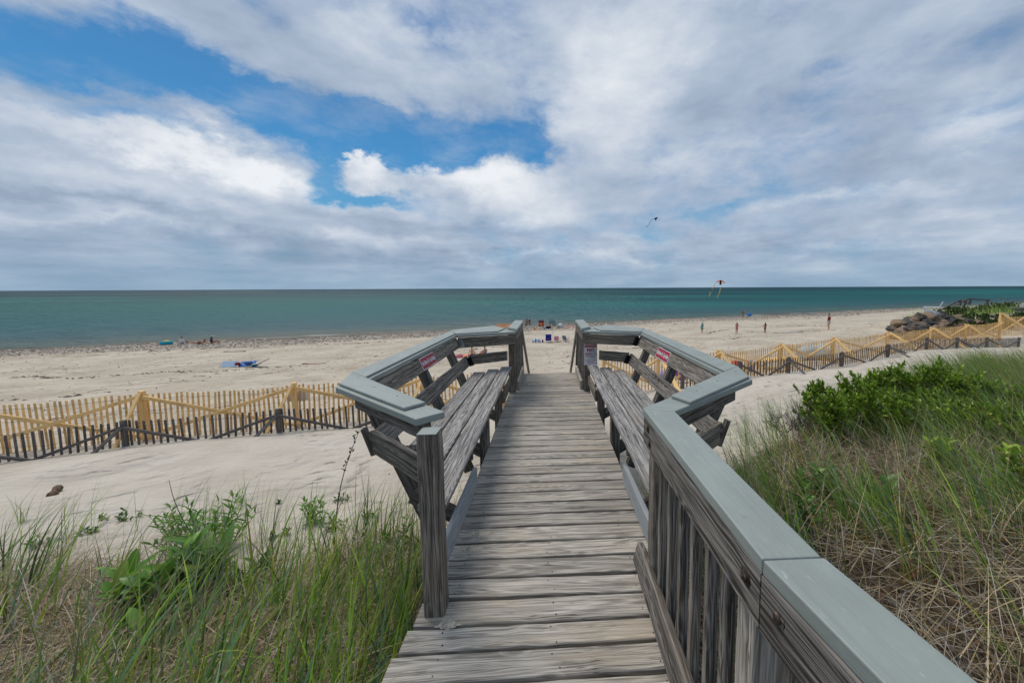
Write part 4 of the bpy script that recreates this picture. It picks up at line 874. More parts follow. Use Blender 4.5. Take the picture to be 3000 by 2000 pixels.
# mortar/earth core
mb=MB(); prof=[(2640,985),(2655,965),(2680,945),(2715,936),(2770,930),(2850,943),(2960,952),(2960,1000),(2640,1000)]
v=[at(a,b,27.6) for a,b in prof]+[at(a,b,27.6)+np.array([0.9,.9,0]) for a,b in prof]; n=len(prof)
mb.add(v,[tuple(range(n)),tuple(range(2*n-1,n-1,-1))]+[(i,i+n,(i+1)%n+n,(i+1)%n) for i in range(n)]); mb.build('mortar_core',plain('dark_mortar',(.12,.105,.09),.9,.4,3),wl)
def armchair(name,label,px_,py_,yy,s,rz):
    c=at(px_,py_,yy); o=empty(name,tuple(c),label,'chair','white garden armchairs',rz=rz)
    def L(fn,nm):
        mb=MB(); fn(mb); e=mb.build(nm,M_wp); e.parent=o; e.scale=(s,s,s)
    for sx in (-1,1):
        L(lambda b:b.board((sx*.30,-.42,0),(sx*.30,-.42,.52),.09,.03,(0,1,0)),'leg')
        L(lambda b:b.board((sx*.30,-.42,.36),(sx*.30,.42,.02),.14,.03,(0,0,1)),'side_rail')
        L(lambda b:b.board((sx*.33,-.50,.54),(sx*.33,.32,.54),.13,.025,(1,0,0)),'arm_rest')
    for k in range(5): L(lambda b:b.board((-.28,-.40+k*.13,.36-k*.045),(.28,-.40+k*.13,.36-k*.045),.10,.02,(0,1,-.3)),'seat_slat')
    for k in range(5): L(lambda b:b.board(((k-2)*.115,.18,.15),((k-2)*.14,.52,.98-abs(k-2)*.05),.10,.02,(1,0,0)),'back_slat')
    return o
M_wp=plain('white_painted_wood',(.72,.75,.80),.5,.05)
armchair('garden_armchair','white wooden armchair facing the sea on top of the boulder bank',2731,920,27.6,1.05,-2.45)
armchair('garden_armchair','white wooden armchair partly hidden in shrubs at the right edge',2992,918,30,.95,2.6)
fb=empty('fire_bowl',tuple(at(2988,905,29)),'grey bowl-shaped fire pit beside white armchair at right edge','fire pit')
mb=MB(); mb.tube([(0,0,-.22),(0,0,-.1),(0,0,.10),(0,0,.13)],[.15,.38,.62,.66],18); e=mb.build('bowl',plain('grey_concrete',(.22,.22,.20),.8)); e.parent=fb
mb=MB(); mb.box((0,0,-.36),.3,.3,.30); e=mb.build('base',M_wp); e.parent=fb
sr=empty('step_railing',tuple(at(2800,890,32)),'dark wooden step handrails above the shrubs on the right','railing')
def sb(a,b,w,nm='handrail',ya=32.,yb_=32.):
    mb=MB(); mb.board(at(*a,ya),at(*b,yb_),w,.06,(0,0,1)); mb.build(nm,W_grey,sr)
sb((2744,914),(2817,877),.13,'handrail',31,32.5); sb((2765,914),(2833,876),.11,'handrail',33,34); sb((2832,875),(2901,879.5),.13,'handrail',34,34)
for a,b,yy in (((2813,879),(2812,895),32.3),((2829,878),(2828,892),33.8),((2843,877),(2840,893),34),((2893,880),(2891,898),34),((2773,900),(2773,912),31.6)):
    mb=MB(); mb.board(at(*a,yy),at(*b,yy),.15,.15,(1,0,0)); mb.build('post',W_grey,sr)
mb=MB(); mb.board(at(2835,890,33.9),at(2843,881,33.9),.1,.08,(0,0,1)); mb.build('brace',W_grey,sr)
# pebbles and weed scraps lying on the beach
def scraps(name,label,x,y,sx,sy,sz,cols,kind='stuff'):
    N=len(x); z=H(x,y); a=rng.uniform(0,2*PI,N); base=np.array([[1,0,0],[.5,.85,0],[-.5,.8,0],[-1,0,0],[-.5,-.85,0],[.5,-.8,0],[0,0,1.]])
    jit=1+rng.normal(0,.22,(N,7,1)); vv=base[None]*jit; X_=vv[...,0]*sx[:,None];Y_=vv[...,1]*sy[:,None]
    V=np.stack([x[:,None]+X_*np.cos(a)[:,None]-Y_*np.sin(a)[:,None],y[:,None]+X_*np.sin(a)[:,None]+Y_*np.cos(a)[:,None],z[:,None]-.01+vv[...,2]*sz[:,None]],-1).reshape(-1,3)
    Q=np.concatenate([np.stack([np.arange(N)*7+i,np.arange(N)*7+(i+1)%6,np.arange(N)*7+6],-1) for i in range(6)])
    me=fastmesh(name,V,Q); cc=np.ones((N,7,4),'f'); cc[...,:3]=cols[:,None,:]; at_=me.attributes.new('col','FLOAT_COLOR','POINT'); at_.data.foreach_set('color',cc.ravel())
    m,T=mat(name+'_mat'); c=T.node('ShaderNodeAttribute',attribute_name='col').outputs['Color']; fin(m,T,c,.8,None,.2)
    return tag(link(name,me,None,[m]),label,'beach litter',kind=kind)
def beachpts(n,t0,t1,xw=1.15):
    tt=rng.uniform(t0,t1,n); u=rng.uniform(-1.6,1.35,n); Yg=rng.uniform(11,60,n); x=u*Yg; F=Fl(x);SS=Sl(x); y=F+(SS-F)*tt; k=y>9; return x[k],y[k]
x=rng.uniform(-10,12,420);y=rng.uniform(3.4,13,420);k=(y<Fl(x)-1.)&(np.abs(x)>1.)&(veg(x,y)<.1); x,y=x[k],y[k]; n=len(x)
scraps('dune_litter','small twigs and dark bits scattered on the dune sand',x,y,rng.uniform(.006,.035,n),rng.uniform(.004,.010,n),rng.uniform(.004,.010,n),np.array([[.10,.07,.045]])*rng.uniform(.5,1.8,(n,1)))
x,y=beachpts(9000,.05,.93); k=_tnoise(x,y,.45)+rng.normal(0,.6,len(x))>.25; x,y=x[k],y[k]; n=len(x); r=rng.random((n,1))
scraps('seaweed_scraps','dark weed scraps and stones dotted over the beach',x,y,rng.uniform(.02,.10,n)*(1+(rng.random(n)<.06)*2.5),rng.uniform(.015,.05,n),rng.uniform(.012,.055,n),np.where(r<.62,np.array([.045,.032,.022]),np.where(r<.85,np.array([.10,.10,.11]),np.array([.50,.46,.40])))*rng.uniform(.6,1.3,(n,1)))
n=11000; sh=rng.uniform(0,1,n)**1.1*8.5+.4; x=np.concatenate([rng.uniform(-60,10,n*6//10),rng.uniform(0,100,n*4//10)]); sh=sh[:len(x)]; y=Sl(x)-sh/.93; n=len(x); r=rng.random((n,1))
scraps('pebbles','band of mixed pebbles along the waterline',x,y,rng.uniform(.05,.16,n),rng.uniform(.04,.10,n),rng.uniform(.03,.085,n),np.where(r<.4,np.array([.09,.075,.065]),np.where(r<.7,np.array([.22,.18,.14]),np.where(r<.88,np.array([.13,.13,.14]),np.array([.50,.45,.38]))))*rng.uniform(.7,1.3,(n,1)))
xs_=[];ys_=[]
for off,amp,wd,den in ((11.,1.6,.18,1500),(24.,1.8,.16,1100),(31.,1.2,.14,500)):
    x=rng.uniform(-50,60,den); x=x[np.sin(x*.5+off)+np.sin(x*.23+1)>-.3]; y=Sl(x)-off-amp*np.sin(x*.21+off)-.5*np.sin(x*.9)+rng.normal(0,wd,len(x)); k=y>Fl(x)+2; xs_.append(x[k]);ys_.append(y[k])
x=np.concatenate(xs_);y=np.concatenate(ys_); n=len(x)
scraps('wrack_line','broken lines of dark seaweed wrack across the beach',x,y,rng.uniform(.06,.22,n),rng.uniform(.03,.08,n),rng.uniform(.015,.06,n),np.array([[.05,.035,.022]])*rng.uniform(.6,1.6,(n,1)))
# ------------------------------------------------------------------ vegetation
def leafmat(name,rough=.6,trans=.35,spec=.25):
    m,T=mat(name); c=T.node('ShaderNodeAttribute',attribute_name='col').outputs['Color']
    P=T.n.new('ShaderNodeNewGeometry').outputs['Position']
    c=T.mix(T.m('MULTIPLY',T.noise(P,14,3),.4),c,T.mix(1.,c,(.62,.66,.6),'MULTIPLY'))
    def ex(sh):
        tr=T.node('ShaderNodeBsdfTranslucent',{'Color':c}).outputs[0]; mx=T.n.new('ShaderNodeMixShader'); mx.inputs[0].default_value=trans
        T.l.new(sh,mx.inputs[1]);T.l.new(tr,mx.inputs[2]); return mx.outputs[0]
    return fin(m,T,c,rough,None,spec,0.,ex)
M_grass=leafmat('beach_grass_blades',.6,.35,.12); M_dry=leafmat('dry_grass',.8,.15,.15); M_leaf=leafmat('glossy_leaf',.38,.3,.45); M_stem=plain('twig_bark',(.07,.05,.045),.9,.3,30)
def blades(name,root,L,az,th0,th1,w,col,mt,K=6,parent=None,tipcol=None):
    N=len(root); t=np.linspace(0,1,K); th=th0[:,None]+(th1-th0)[:,None]*t[None,:]**1.3
    ds=(L/(K-1))[:,None]; hx=np.concatenate([np.zeros((N,1)),np.cumsum(np.sin((th[:,1:]+th[:,:-1])/2)*ds,1)],1); hz=np.concatenate([np.zeros((N,1)),np.cumsum(np.cos((th[:,1:]+th[:,:-1])/2)*ds,1)],1)
    ca,sa=np.sin(az)[:,None],np.cos(az)[:,None]
    P=np.stack([root[:,0,None]+hx*ca,root[:,1,None]+hx*sa,root[:,2,None]+hz],-1)
    wa=az+PI/2+rng.normal(0,.6,N); wd=np.stack([np.sin(wa),np.cos(wa),rng.normal(0,.15,N)],-1)[:,None,:]
    ww=(w[:,None]*np.clip(1.02-t[None,:]**1.8,.06,1)*np.clip(.55+t[None,:]*2,0,1))[:,:,None]*.5
    V=np.stack([P-wd*ww,P+wd*ww],2).reshape(-1,3)       # N,K,2
    b=(np.arange(N)*K*2)[:,None]+(np.arange(K-1)*2)[None,:]; Q=np.stack([b,b+1,b+3,b+2],-1).reshape(-1,4)
    me=fastmesh(name,V,Q); cc=np.ones((N,K,2,4),'f'); cc[...,:3]=col[:,None,None,:]
    if tipcol is not None: f=(t**4)[None,:,None,None]*.8; cc[...,:3]=cc[...,:3]*(1-f)+np.array(tipcol)*f
    a=me.attributes.new('col','FLOAT_COLOR','POINT'); a.data.foreach_set('color',cc.ravel())
    return link(name,me,parent,[mt])
def green(n,k=1.):
    a=rng.random((n,1)); base=np.array([.10,.25,.025])*(1-a)+np.array([.46,.66,.09])*a
    b=rng.random((n,1)); base=np.where(b>.72,np.array([.17,.32,.16])*(.7+.6*a),base); base=np.where(b<.08,np.array([.38,.33,.07])*(.7+.5*a),base)
    return base*rng.uniform(.40,1.55,(n,1))*k
def tan(n):
    a=rng.random((n,1)); c=np.array([.27,.195,.115])*(1-a)+np.array([.82,.66,.41])*a; b=rng.random((n,1)); c=np.where(b>.70,np.array([.58,.52,.46])*(.5+.7*a),c); c=np.where(b<.06,np.array([.30,.13,.03]),c); return c*rng.uniform(.28,1.2,(n,1))
def ok(x,y): return ~((np.abs(x)<.70)&(y>.2)) & ~((x<0)&(x>-.74-(1.7-y)*.2)&(y<1.7))
def scatter(n,x0,x1,y0,y1,power=1.):
    x=rng.uniform(x0,x1,n*3); y=rng.uniform(y0,y1,n*3); v=veg(x,y)**power; k=(rng.random(n*3)<v)&ok(x,y)
    x,y=x[k][:n],y[k][:n]; return x,y
def rootz(x,y,dz=0): return np.stack([x,y,H(x,y)+dz],-1)
def clumps(nc,per,x0,x1,y0,y1,sp,dens=None):
    x,y=scatter(nc,x0,x1,y0,y1); n=len(x)
    if dens is not None: k=rng.random(n)<dens(x,y); x,y=x[k],y[k]
    X_=np.repeat(x,per)+rng.normal(0,sp,len(x)*per); Y_=np.repeat(y,per)+rng.normal(0,sp,len(x)*per)
    A=np.repeat(rng.normal(0,.35,len(x)),per); k=ok(X_,Y_); return X_[k],Y_[k],A[k]
def N_(m,s,n,lo=None,hi=None):
    v=rng.normal(m,s,n); return v if lo is None else np.clip(v,lo,hi)
# dead thatch lying on the ground
def thatch(name,label,n,x0,x1,y0,y1):
    x,y=scatter(n,x0,x1,y0,y1,.8); m=len(x); r=rootz(x,y,0); r[:,2]+=rng.random(m)**1.5*.11
    az=np.where(rng.random(m)<.6,rng.normal(1.35,.5,m)*np.where(rng.random(m)<.5,1,-1),rng.normal(.2,1.6,m))
    o=blades(name,r,rng.uniform(.22,.65,m),az,N_(1.35,.25,m,.5,1.62),N_(1.62,.18,m,1.2,2.0),rng.uniform(.0035,.0075,m),tan(m)*.92,M_dry,5)
    return tag(o,label,'dry grass',kind='stuff')
thatch('dry_grass','matted dead tan grass on the left slope',19000,-6.5,-.7,.9,3.8)
thatch('dry_grass','matted dead tan and grey grass on the right mound',30000,.62,12,.2,9.5)
# dry standing
for nm,lb,nc,x0,x1,y0,y1 in (('dry_grass','dead standing grass stems on the left slope',95,-6.5,-.7,.9,3.7),('dry_grass','dead standing grass stems on the right mound',850,.62,12,.2,9.)):
    x,y,A=clumps(nc,12,x0,x1,y0,y1,.06); m=len(x)
    o=blades(nm,rootz(x,y,-.02),rng.uniform(.30,.75,m),A+rng.normal(.1,.7,m),N_(.35,.25,m,0,1.3),N_(1.25,.35,m,.4,2.),rng.uniform(.0035,.0075,m),tan(m),M_dry,6); tag(o,lb,'dry grass',kind='stuff')
# green grass
def greens(label,sets,name='beach_grass'):
    Xs=[];Ys=[];As=[]
    for nc,per,x0,x1,y0,y1,sp,dn in sets:
        x,y,A=clumps(nc,per,x0,x1,y0,y1,sp,dn); Xs.append(x);Ys.append(y);As.append(A)
    return np.concatenate(Xs),np.concatenate(Ys),np.concatenate(As)
x,y,A=greens('',[(125,8,-6.5,-2.2,.9,3.7,.05,None),(44,22,-2.3,-.72,1.2,3.6,.07,None),(50,8,-2.6,-.72,.9,3.7,.05,None)])
m=len(x)
o=blades('beach_grass',rootz(x,y,-.02),rng.uniform(.28,.80,m),A*.9+rng.normal(.2,.65,m),N_(.18,.18,m,-.2,.8),N_(.95,.42,m,.1,2.1),rng.uniform(.0055,.0105,m)*np.where(rng.random(m)<.3,1.8,1.),green(m),M_grass,8,tipcol=(.30,.26,.12)); tag(o,'long green beach grass on the left slope','grass',kind='stuff')
x,y,A=greens('',[(700,10,.62,12,.2,9.5,.05,None),(360,20,1.0,9,2.4,8.5,.07,lambda x,y: (_tnoise(x+1,y,1.1)>-.35)*1.),(420,12,3,12,5,9.8,.06,None)])
m=len(x)
o=blades('beach_grass',rootz(x,y,-.02),rng.uniform(.38,.80,m),A*.5+rng.normal(-.45,.38,m),N_(.30,.18,m,-.1,.9),N_(1.05,.32,m,.3,1.9),rng.uniform(.005,.0095,m)*np.where(rng.random(m)<.25,1.75,1.),green(m),M_grass,8,tipcol=(.30,.26,.12)); tag(o,'long green beach grass bending on the right mound','grass',kind='stuff')
# sparse blades at the edge of the sand
n=60; x=np.concatenate([rng.uniform(-6,-.8,46),rng.uniform(1.1,4.2,60)]); y=np.interp(x,VBX,VBY)+np.abs(rng.normal(0,.32,len(x))); per=7
X_=np.repeat(x,per)+rng.normal(0,.03,len(x)*per);Y_=np.repeat(y,per)+rng.normal(0,.03,len(x)*per); m=len(X_)
o=blades('beach_grass',rootz(X_,Y_,-.02),rng.uniform(.30,.75,m),rng.normal(.1,.5,m)-np.where(X_>0,.5,0),N_(.15,.15,m,-.1,.7),N_(.8,.3,m,.2,1.6),rng.uniform(.003,.0055,m),green(m),M_grass,8); tag(o,'sparse thin grass fringing bare dune sand','grass',kind='stuff')
# single tufts on the sand
def gpt(px_,py_):
    d=RW@np.array([px_-cx_,py_-cy_,f_]); z=-.8
    for _ in range(40): t=(z-CH)/d[2]; p=d*t; z=.5*z+.5*h1(p[0],p[1])
    return p[0],p[1],h1(p[0],p[1])
for px_,py_,nb,Lm,lb in ((65,1530,16,.42,'lone grass tuft on the sand at the far left edge'),(702,1478,22,.34,'lone short grass tuft on open sand in the middle of the left dune')):
    x0,y0,z0=gpt(px_,py_); m=nb; r=np.stack([x0+rng.normal(0,.015,m),y0+rng.normal(0,.015,m),np.full(m,z0-.01)],-1)
    o=blades('grass_tuft',r,rng.uniform(.5,1.2,m)*Lm,rng.normal(.5,1.1,m),N_(.12,.1,m,0,.5),N_(.7,.4,m,.1,1.6),rng.uniform(.004,.006,m),green(m),M_grass,8); tag(o,lb,'grass tuft')
# leaves ------------------------------------------------------------
def leaves(name,pos,dirn,nrmv,L,w,col,mt,parent=None,shape='obov'):
    """pos N,3 ; dirn N,3 unit ; nrmv N,3"""
    N=len(pos); sd=np.cross(dirn,nrmv); sd/=np.linalg.norm(sd,axis=1,keepdims=True)+1e-9; nn=np.cross(sd,dirn)
    prof={'obov':[(0,.10),(.35,.55),(.7,1.),(.92,.6),(1.,.08)],'lance':[(0,.10),(.25,.85),(.5,1.),(.78,.6),(1.,.03)],'oval':[(0,.12),(.25,.85),(.55,1.),(.85,.6),(1.,.05)]}[shape]
    K=len(prof); V=np.zeros((N,K,3,3))
    for i,(t,ww) in enumerate(prof):
        c=pos+dirn*(L*t)[:,None]-nn*(L*.22*t*t)[:,None]
        V[:,i,0]=c-sd*(w*ww*.5)[:,None]+nn*(w*.16*ww)[:,None]; V[:,i,1]=c; V[:,i,2]=c+sd*(w*ww*.5)[:,None]+nn*(w*.16*ww)[:,None]
    b=(np.arange(N)*K*3)[:,None,None]+(np.arange(K-1)*3)[None,:,None]+np.arange(2)[None,None,:]
    Q=np.stack([b,b+1,b+4,b+3],-1).reshape(-1,4); me=fastmesh(name,V.reshape(-1,3),Q)
    cc=np.ones((N,K*3,4),'f'); cc[...,:3]=col[:,None,:]; a=me.attributes.new('col','FLOAT_COLOR','POINT'); a.data.foreach_set('color',cc.ravel()); me.materials.append(mt)
    return link(name,me,parent)
def unit(v): return v/(np.linalg.norm(v,axis=-1,keepdims=True)+1e-9)
def lcol(n,a,b,hi=None,p=.1):
    t=rng.random((n,1)); c=np.array(a)*(1-t)+np.array(b)*t
    if hi is not None: c=np.where(rng.random((n,1))<p,np.array(hi),c)
    return c*rng.uniform(.75,1.2,(n,1))
def make_shrub(name,loc,hgt,rad,nst,label,cat='shrub',group=None,lL=.075,lw=.026,per=16,ca=(.075,.17,.016),cb=(.30,.46,.04),hi=(.50,.62,.07),sub=4,loose=1.):
    o=empty(name,loc,label,cat,group); mb=MB(); tips=[];dirs=[]
    for i in range(nst):
        a=rng.uniform(0,2*PI); rr=rad*math.sqrt(rng.random()); h_=hgt*(1-.35*(rr/rad)**2)*rng.uniform(.82,1.)
        e=np.array([rr*math.cos(a),rr*math.sin(a),h_]); b=np.array([e[0]*.25,e[1]*.25,-.05]); mid=(b+e)/2+rng.normal(0,.04*hgt,3)
        mb.tube([b,mid,e],[.007,.005,.003],4)
        d=unit(e-mid); tips.append(e); dirs.append(d)
        for k in range(sub):
            u=rng.uniform(.35,.95); s0=b+(mid-b)*2*u if u<.5 else mid+(e-mid)*(u*2-1); dd=unit(d+rng.normal(0,.75,3)*np.array([1,1,.6])*loose); e2=s0+dd*rng.uniform(.10,.22)*min(1,hgt/.6)
            mb.tube([s0,e2],[.004,.002],3); tips.append(e2); dirs.append(unit(dd+np.array([0,0,.5])))
    mb2=mb.build('stems',M_stem); mb2.parent=o
    tips=np.array(tips);dirs=np.array(dirs); n=len(tips)
    pos=np.repeat(tips,per,0); D0=np.repeat(dirs,per,0); back=rng.random((n*per,1))**1.3*.13*min(1.,hgt/.5)
    pos=pos-D0*back; r=unit(rng.normal(0,1,(n*per,3))); r=unit(r-D0*(r*D0).sum(1,keepdims=True)); op=rng.uniform(.35,1.05,(n*per,1))*(.45+back*5)
    dd=unit(D0+r*op); m=len(pos)
    lf=leaves('leaves',pos,dd,unit(D0+rng.normal(0,.35,(m,3))),rng.uniform(.6,1.15,m)*lL,rng.uniform(.75,1.15,m)*lw,lcol(m,ca,cb,hi,.12),M_leaf,None,'obov'); lf.parent=o
    return o
G_='glossy green shrubs along the top of the right mound'
sh=[(2395,1112,5.0,.22,'narrow glossy shrub nearest the bare twigs, left end of the row'),(2440,1150,4.6,.22,'low glossy shrub in front of the left end of the row'),(2515,1092,5.1,.28,'rounded glossy shrub, second clump of the row from left'),(2560,1080,5.2,.26,'upright glossy shrub just right of the second clump'),
(2612,1070,5.5,.16,'thin sprig-like shrub rising alone between two clumps'),(2690,1082,5.3,.28,'spreading glossy shrub in the middle of the row'),(2748,1066,5.2,.24,'tallest glossy shrub with pointed top against the pale sand'),(2800,1070,5.1,.26,'full rounded shrub right of the tallest one'),
(2850,1110,4.9,.40,'broad shrub mass behind grass right of the row'),(2930,1130,4.8,.42,'broad low shrub near the right edge'),(2990,1150,4.6,.40,'shrub cut off by the right edge of the view'),(2750,1150,4.7,.42,'broad shrub mass below the tallest shrub'),(2640,1160,4.6,.36,'grass-covered shrub below the middle of the row'),(2870,1190,4.2,.40,'low shrub in grass below the broad mass'),(2960,1230,3.9,.38,'lowest yellow-green shrub at right edge'),(2540,1150,4.7,.30,'low shrub mixed with tall grass, left of centre')]
for px_,py_,yy,rad,lb in sh:
    p=at(px_,py_,yy); g=h1(p[0],p[1]); hh=max(.35,p[2]-g)
    make_shrub('bayberry_shrub',(p[0],p[1],g),hh,rad*.82,int(8+rad*40),lb,'shrub',G_)
# bare twiggy shrub
p=at(2345,1120,5.0); g=h1(p[0],p[1]); o=empty('bare_shrub',(p[0],p[1],g),'leafless grey-purple twiggy shrub at the left end of the mound','shrub'); mb=MB()
def twig(b,p0,d,L,r,lv):
    p1=p0+d*L; b.tube([p0,(p0+p1)/2+rng.normal(0,.01,3),p1],[r,r*.8,r*.6],4)
    if lv>0:
        for k in range(3 if lv>1 else 4): twig(b,p0+d*L*rng.uniform(.45,1.),unit(d+rng.normal(0,.45,3)),L*rng.uniform(.5,.8),r*.62,lv-1)
for i in range(17): twig(mb,np.array([rng.normal(0,.12),rng.normal(0,.1),-.05]),unit(np.array([rng.normal(-.15,.45),rng.normal(0,.3),1.])),rng.uniform(.25,.42),.006,3)
e=mb.build('twigs',plain('bare_twig',(.12,.095,.10),.9,.3,30)); e.parent=o
# left leafy plants
def leafy(name,px_,py_,hgt,rad,n,lL,lw,label,ca,cb,shape='lance',group=None,yy=None):
    x0,y0,z0=gpt(px_,py_); o=empty(name,(x0,y0,z0),label,'plant',group); mb=MB(); P_=[];D_=[]
    for i in range(n):
        a=rng.uniform(0,2*PI); e=np.array([math.cos(a)*rad*math.sqrt(rng.random()),math.sin(a)*rad*math.sqrt(rng.random()),hgt*rng.uniform(.55,1.)]); b=np.array([e[0]*.5,e[1]*.5,-.03]); mid=(e+b)/2
        mb.tube([b,mid,e],[.004,.003,.002],4)
        nl=max(5,int(14*e[2]/.4+4))
        for k in range(nl):
            u=(k+.5)/nl; P_.append(b+(e-b)*(.15+.85*u)); aa=k*2.4+i; up_=.35+.9*u; D_.append((math.cos(aa),math.sin(aa),up_))
    st=mb.build('stems',plain('green_stem',(.10,.16,.04),.7)); st.parent=o
    m=len(P_); D=unit(np.array(D_)+rng.normal(0,.15,(m,3))); lf=leaves('leaves',np.array(P_),D,unit(np.array([0,0,1.])+rng.normal(0,.25,(m,3))),rng.uniform(.6,1.15,m)*lL,rng.uniform(.8,1.2,m)*lw,lcol(m,ca,cb,(.20,.28,.03),.06),M_leaf,None,shape); lf.parent=o
    return o
g1,g2=(.07,.19,.02),(.20,.40,.05)
leafy('goldenrod_plant',600,1610,.42,.42,34,.095,.020,'bushy narrow-leaved green plant at the sand edge on the left slope',g1,g2)
leafy('goldenrod_plant',545,1560,.22,.20,12,.08,.018,'small leafy shoots left of the bushy plant',g1,g2)
leafy('goldenrod_plant',925,1530,.26,.13,9,.085,.022,'upright leafy plant on sand left of the bench post',g1,g2)
leafy('goldenrod_plant',985,1545,.16,.14,8,.07,.02,'low leafy plant beside the dead stalk',g1,g2)
leafy('goldenrod_plant',1170,1640,.26,.26,18,.08,.018,'leafy plant tucked against the left bench post',g1,g2)
leafy('broadleaf_plant',455,1790,.36,.24,11,.17,.060,'broad-leaved bright green plant deep in the left grass',(.12,.30,.03),(.30,.50,.07),'oval')
leafy('broadleaf_plant',560,1760,.34,.24,11,.19,.058,'broad-leaved darker plant right of the bright one',(.06,.17,.03),(.16,.32,.05),'oval')
leafy('broadleaf_plant',400,1900,.26,.20,5,.16,.055,'broad-leaved plant low at the bottom left',(.06,.17,.03),(.18,.34,.05),'oval')
leafy('broadleaf_plant',740,1740,.20,.22,5,.17,.045,'dark strap-leaved plant in the middle of the left grass',(.02,.07,.015),(.05,.13,.02),'lance')
for i,(px_,py_,lb) in enumerate(((327,1515,'small green sprig on sand, left of a pair'),(383,1520,'small green sprig on sand, right of a pair'),(262,1562,'low green sprig on sand below the pair'),(112,1600,'low green sprig near the left edge'),(814,1476,'tiny green seedling alone on the dune'),(818,1575,'small sprig at the grass edge in the left middle'),(1001,1466,'small round sprig right of the dead stalk'),(1090,1512,'small sprig on sand near the bench brace'))):
    leafy('dune_sprig',px_,py_,.05 if i!=4 else .04,.11 if i!=4 else .03,9 if i!=4 else 3,.05,.018,lb,(.05,.11,.03),(.11,.19,.06),'oval','green sprigs dotted on the left dune')
for px_,py_,lb in ((2330,1480,'dark broad-leaved vine in dry grass beside the handrail'),(2400,1470,'broad-leaved vine with leaves hanging right of the first'),(2330,1580,'dark drooping leaves in dead grass near the handrail joint'),(2560,1500,'broad leaves among tangled grass in the right middle'),(2730,1370,'yellow-green leafy plant in the right grass'),(2960,1440,'bright broad-leaved plant at the right edge')):
    yl='yellow' in lb or 'bright' in lb
    leafy('vine_plant',px_,py_,.36 if not yl else .42,.14,4,.12,.048,lb,(.05,.16,.025) if not yl else (.22,.36,.03),(.14,.30,.04) if not yl else (.42,.55,.06),'oval')
# dead seed stalks
def stalk(label,p0,p1,r,pods):
    a=np.array(p0);b=np.array(p1); mb=MB(); pts=[a+(b-a)*t+np.array([.0,0,.0])+np.array([-.05*math.sin(t*PI),0,.03*math.sin(t*PI)]) for t in np.linspace(0,1,9)]
    mb.tube(pts,[r*(1-.6*t) for t in np.linspace(0,1,9)],5)
    for k in range(pods): 
        t=.62+.38*k/pods; q=a+(b-a)*t+rng.normal(0,.008,3)+np.array([-.05*math.sin(t*PI),0,.03*math.sin(t*PI)]); mb.tube([q,q+np.array([rng.normal(0,.01),0,.012]),q+np.array([rng.normal(0,.014),0,.03])],[.003,.008,.002],5)
    o=mb.build('dead_stalk',plain('dead_stalk_brown',(.045,.025,.02),.9)); return tag(o,label,'plant')
x0,y0,z0=gpt(980,1590); p=at(1052,1262,y0+.0); stalk('tall dark dead seed stalk standing by the left bench',(x0,y0,z0),tuple(p),.006,12)
x0,y0,z0=gpt(585,1600); p=at(495,1405,y0); stalk('thin arching dead stem above the bushy green plant',(x0,y0,z0),tuple(p),.0045,0)
x0,y0,z0=gpt(15,1660); p=at(-3,1290,y0); stalk('dead stem at the far left edge',(x0,y0,z0),tuple(p),.004,0)
# far shrubs on the mound
fs=[(2700,922,28.6,.7),(2745,905,29.5,.9),(2790,897,30,1.1),(2835,893,30.5,1.2),(2880,893,31,1.2),(2925,890,31.5,1.3),(2970,893,31,1.2),(2760,922,28.3,.9),(2810,920,28.3,1.0),(2865,918,28.5,1.1),(2920,922,28.3,1.1),(2975,925,28,1.0),(2840,905,32,1.3),(2910,887,34,1.4),(2960,885,34,1.4),(2995,888,33,1.3),(3010,915,28,1.1)]+[(2770+34*i,926+5*(i%3)+i*.8,26.9-(i%2)*.35,.95) for i in range(8)]
lbs=['pale grey-green shrub beside the white armchair','shrub under the sloping handrail','tall-grass topped shrub below the rail corner','shrub under the middle of the top rail','shrub below the rail end','shrub right of the rail end','shrub behind the fire bowl','front shrub at the left end of the thicket','second front shrub over the boulders','third front shrub, dense and dark','fourth front shrub above the fence','front shrub below the fire bowl','back shrub beneath the top rail','back shrub just past the rail end','back shrub far right','back shrub cut by the right edge','front shrub cut by the right edge']+['lowest-row shrub over the boulders, '+q for q in ('first from the left','second from the left','third from the left','fourth from the left','fourth from the right','third from the right','second from the right','beside the raised fence post')]
for (px_,py_,yy,rad),lb in zip(fs,lbs):
    p=at(px_,py_,yy); g=h1(p[0],p[1]); hh=max(.6,min(1.6,p[2]-g)); 
    pale=lb.startswith('pale') or 'handrail' in lb
    make_shrub('rose_shrub',(p[0],p[1],p[2]-hh),hh,rad*.75,26,lb,'shrub','dark shrubs on the distant mound',.13,.065,12,(.035,.085,.015) if not pale else (.10,.13,.08),(.085,.155,.03) if not pale else (.20,.24,.15),(.16,.17,.05),3)
n=3000; x=rng.uniform(35.5,50,n);y=rng.uniform(28.5,36,n); r=np.stack([x,y,H(x,y)+.15],-1)
k=_mound(x,y)>.45; r=r[k]; m=len(r)
o=blades('beach_grass',r,rng.uniform(.5,.95,m),rng.normal(-.3,.8,m),N_(.1,.15,m),N_(.7,.3,m),rng.uniform(.012,.02,m),green(m)*1.3+tan(m)*.3,M_grass,5); tag(o,'feathery grass on the distant mound around the shrubs','grass',kind='stuff')
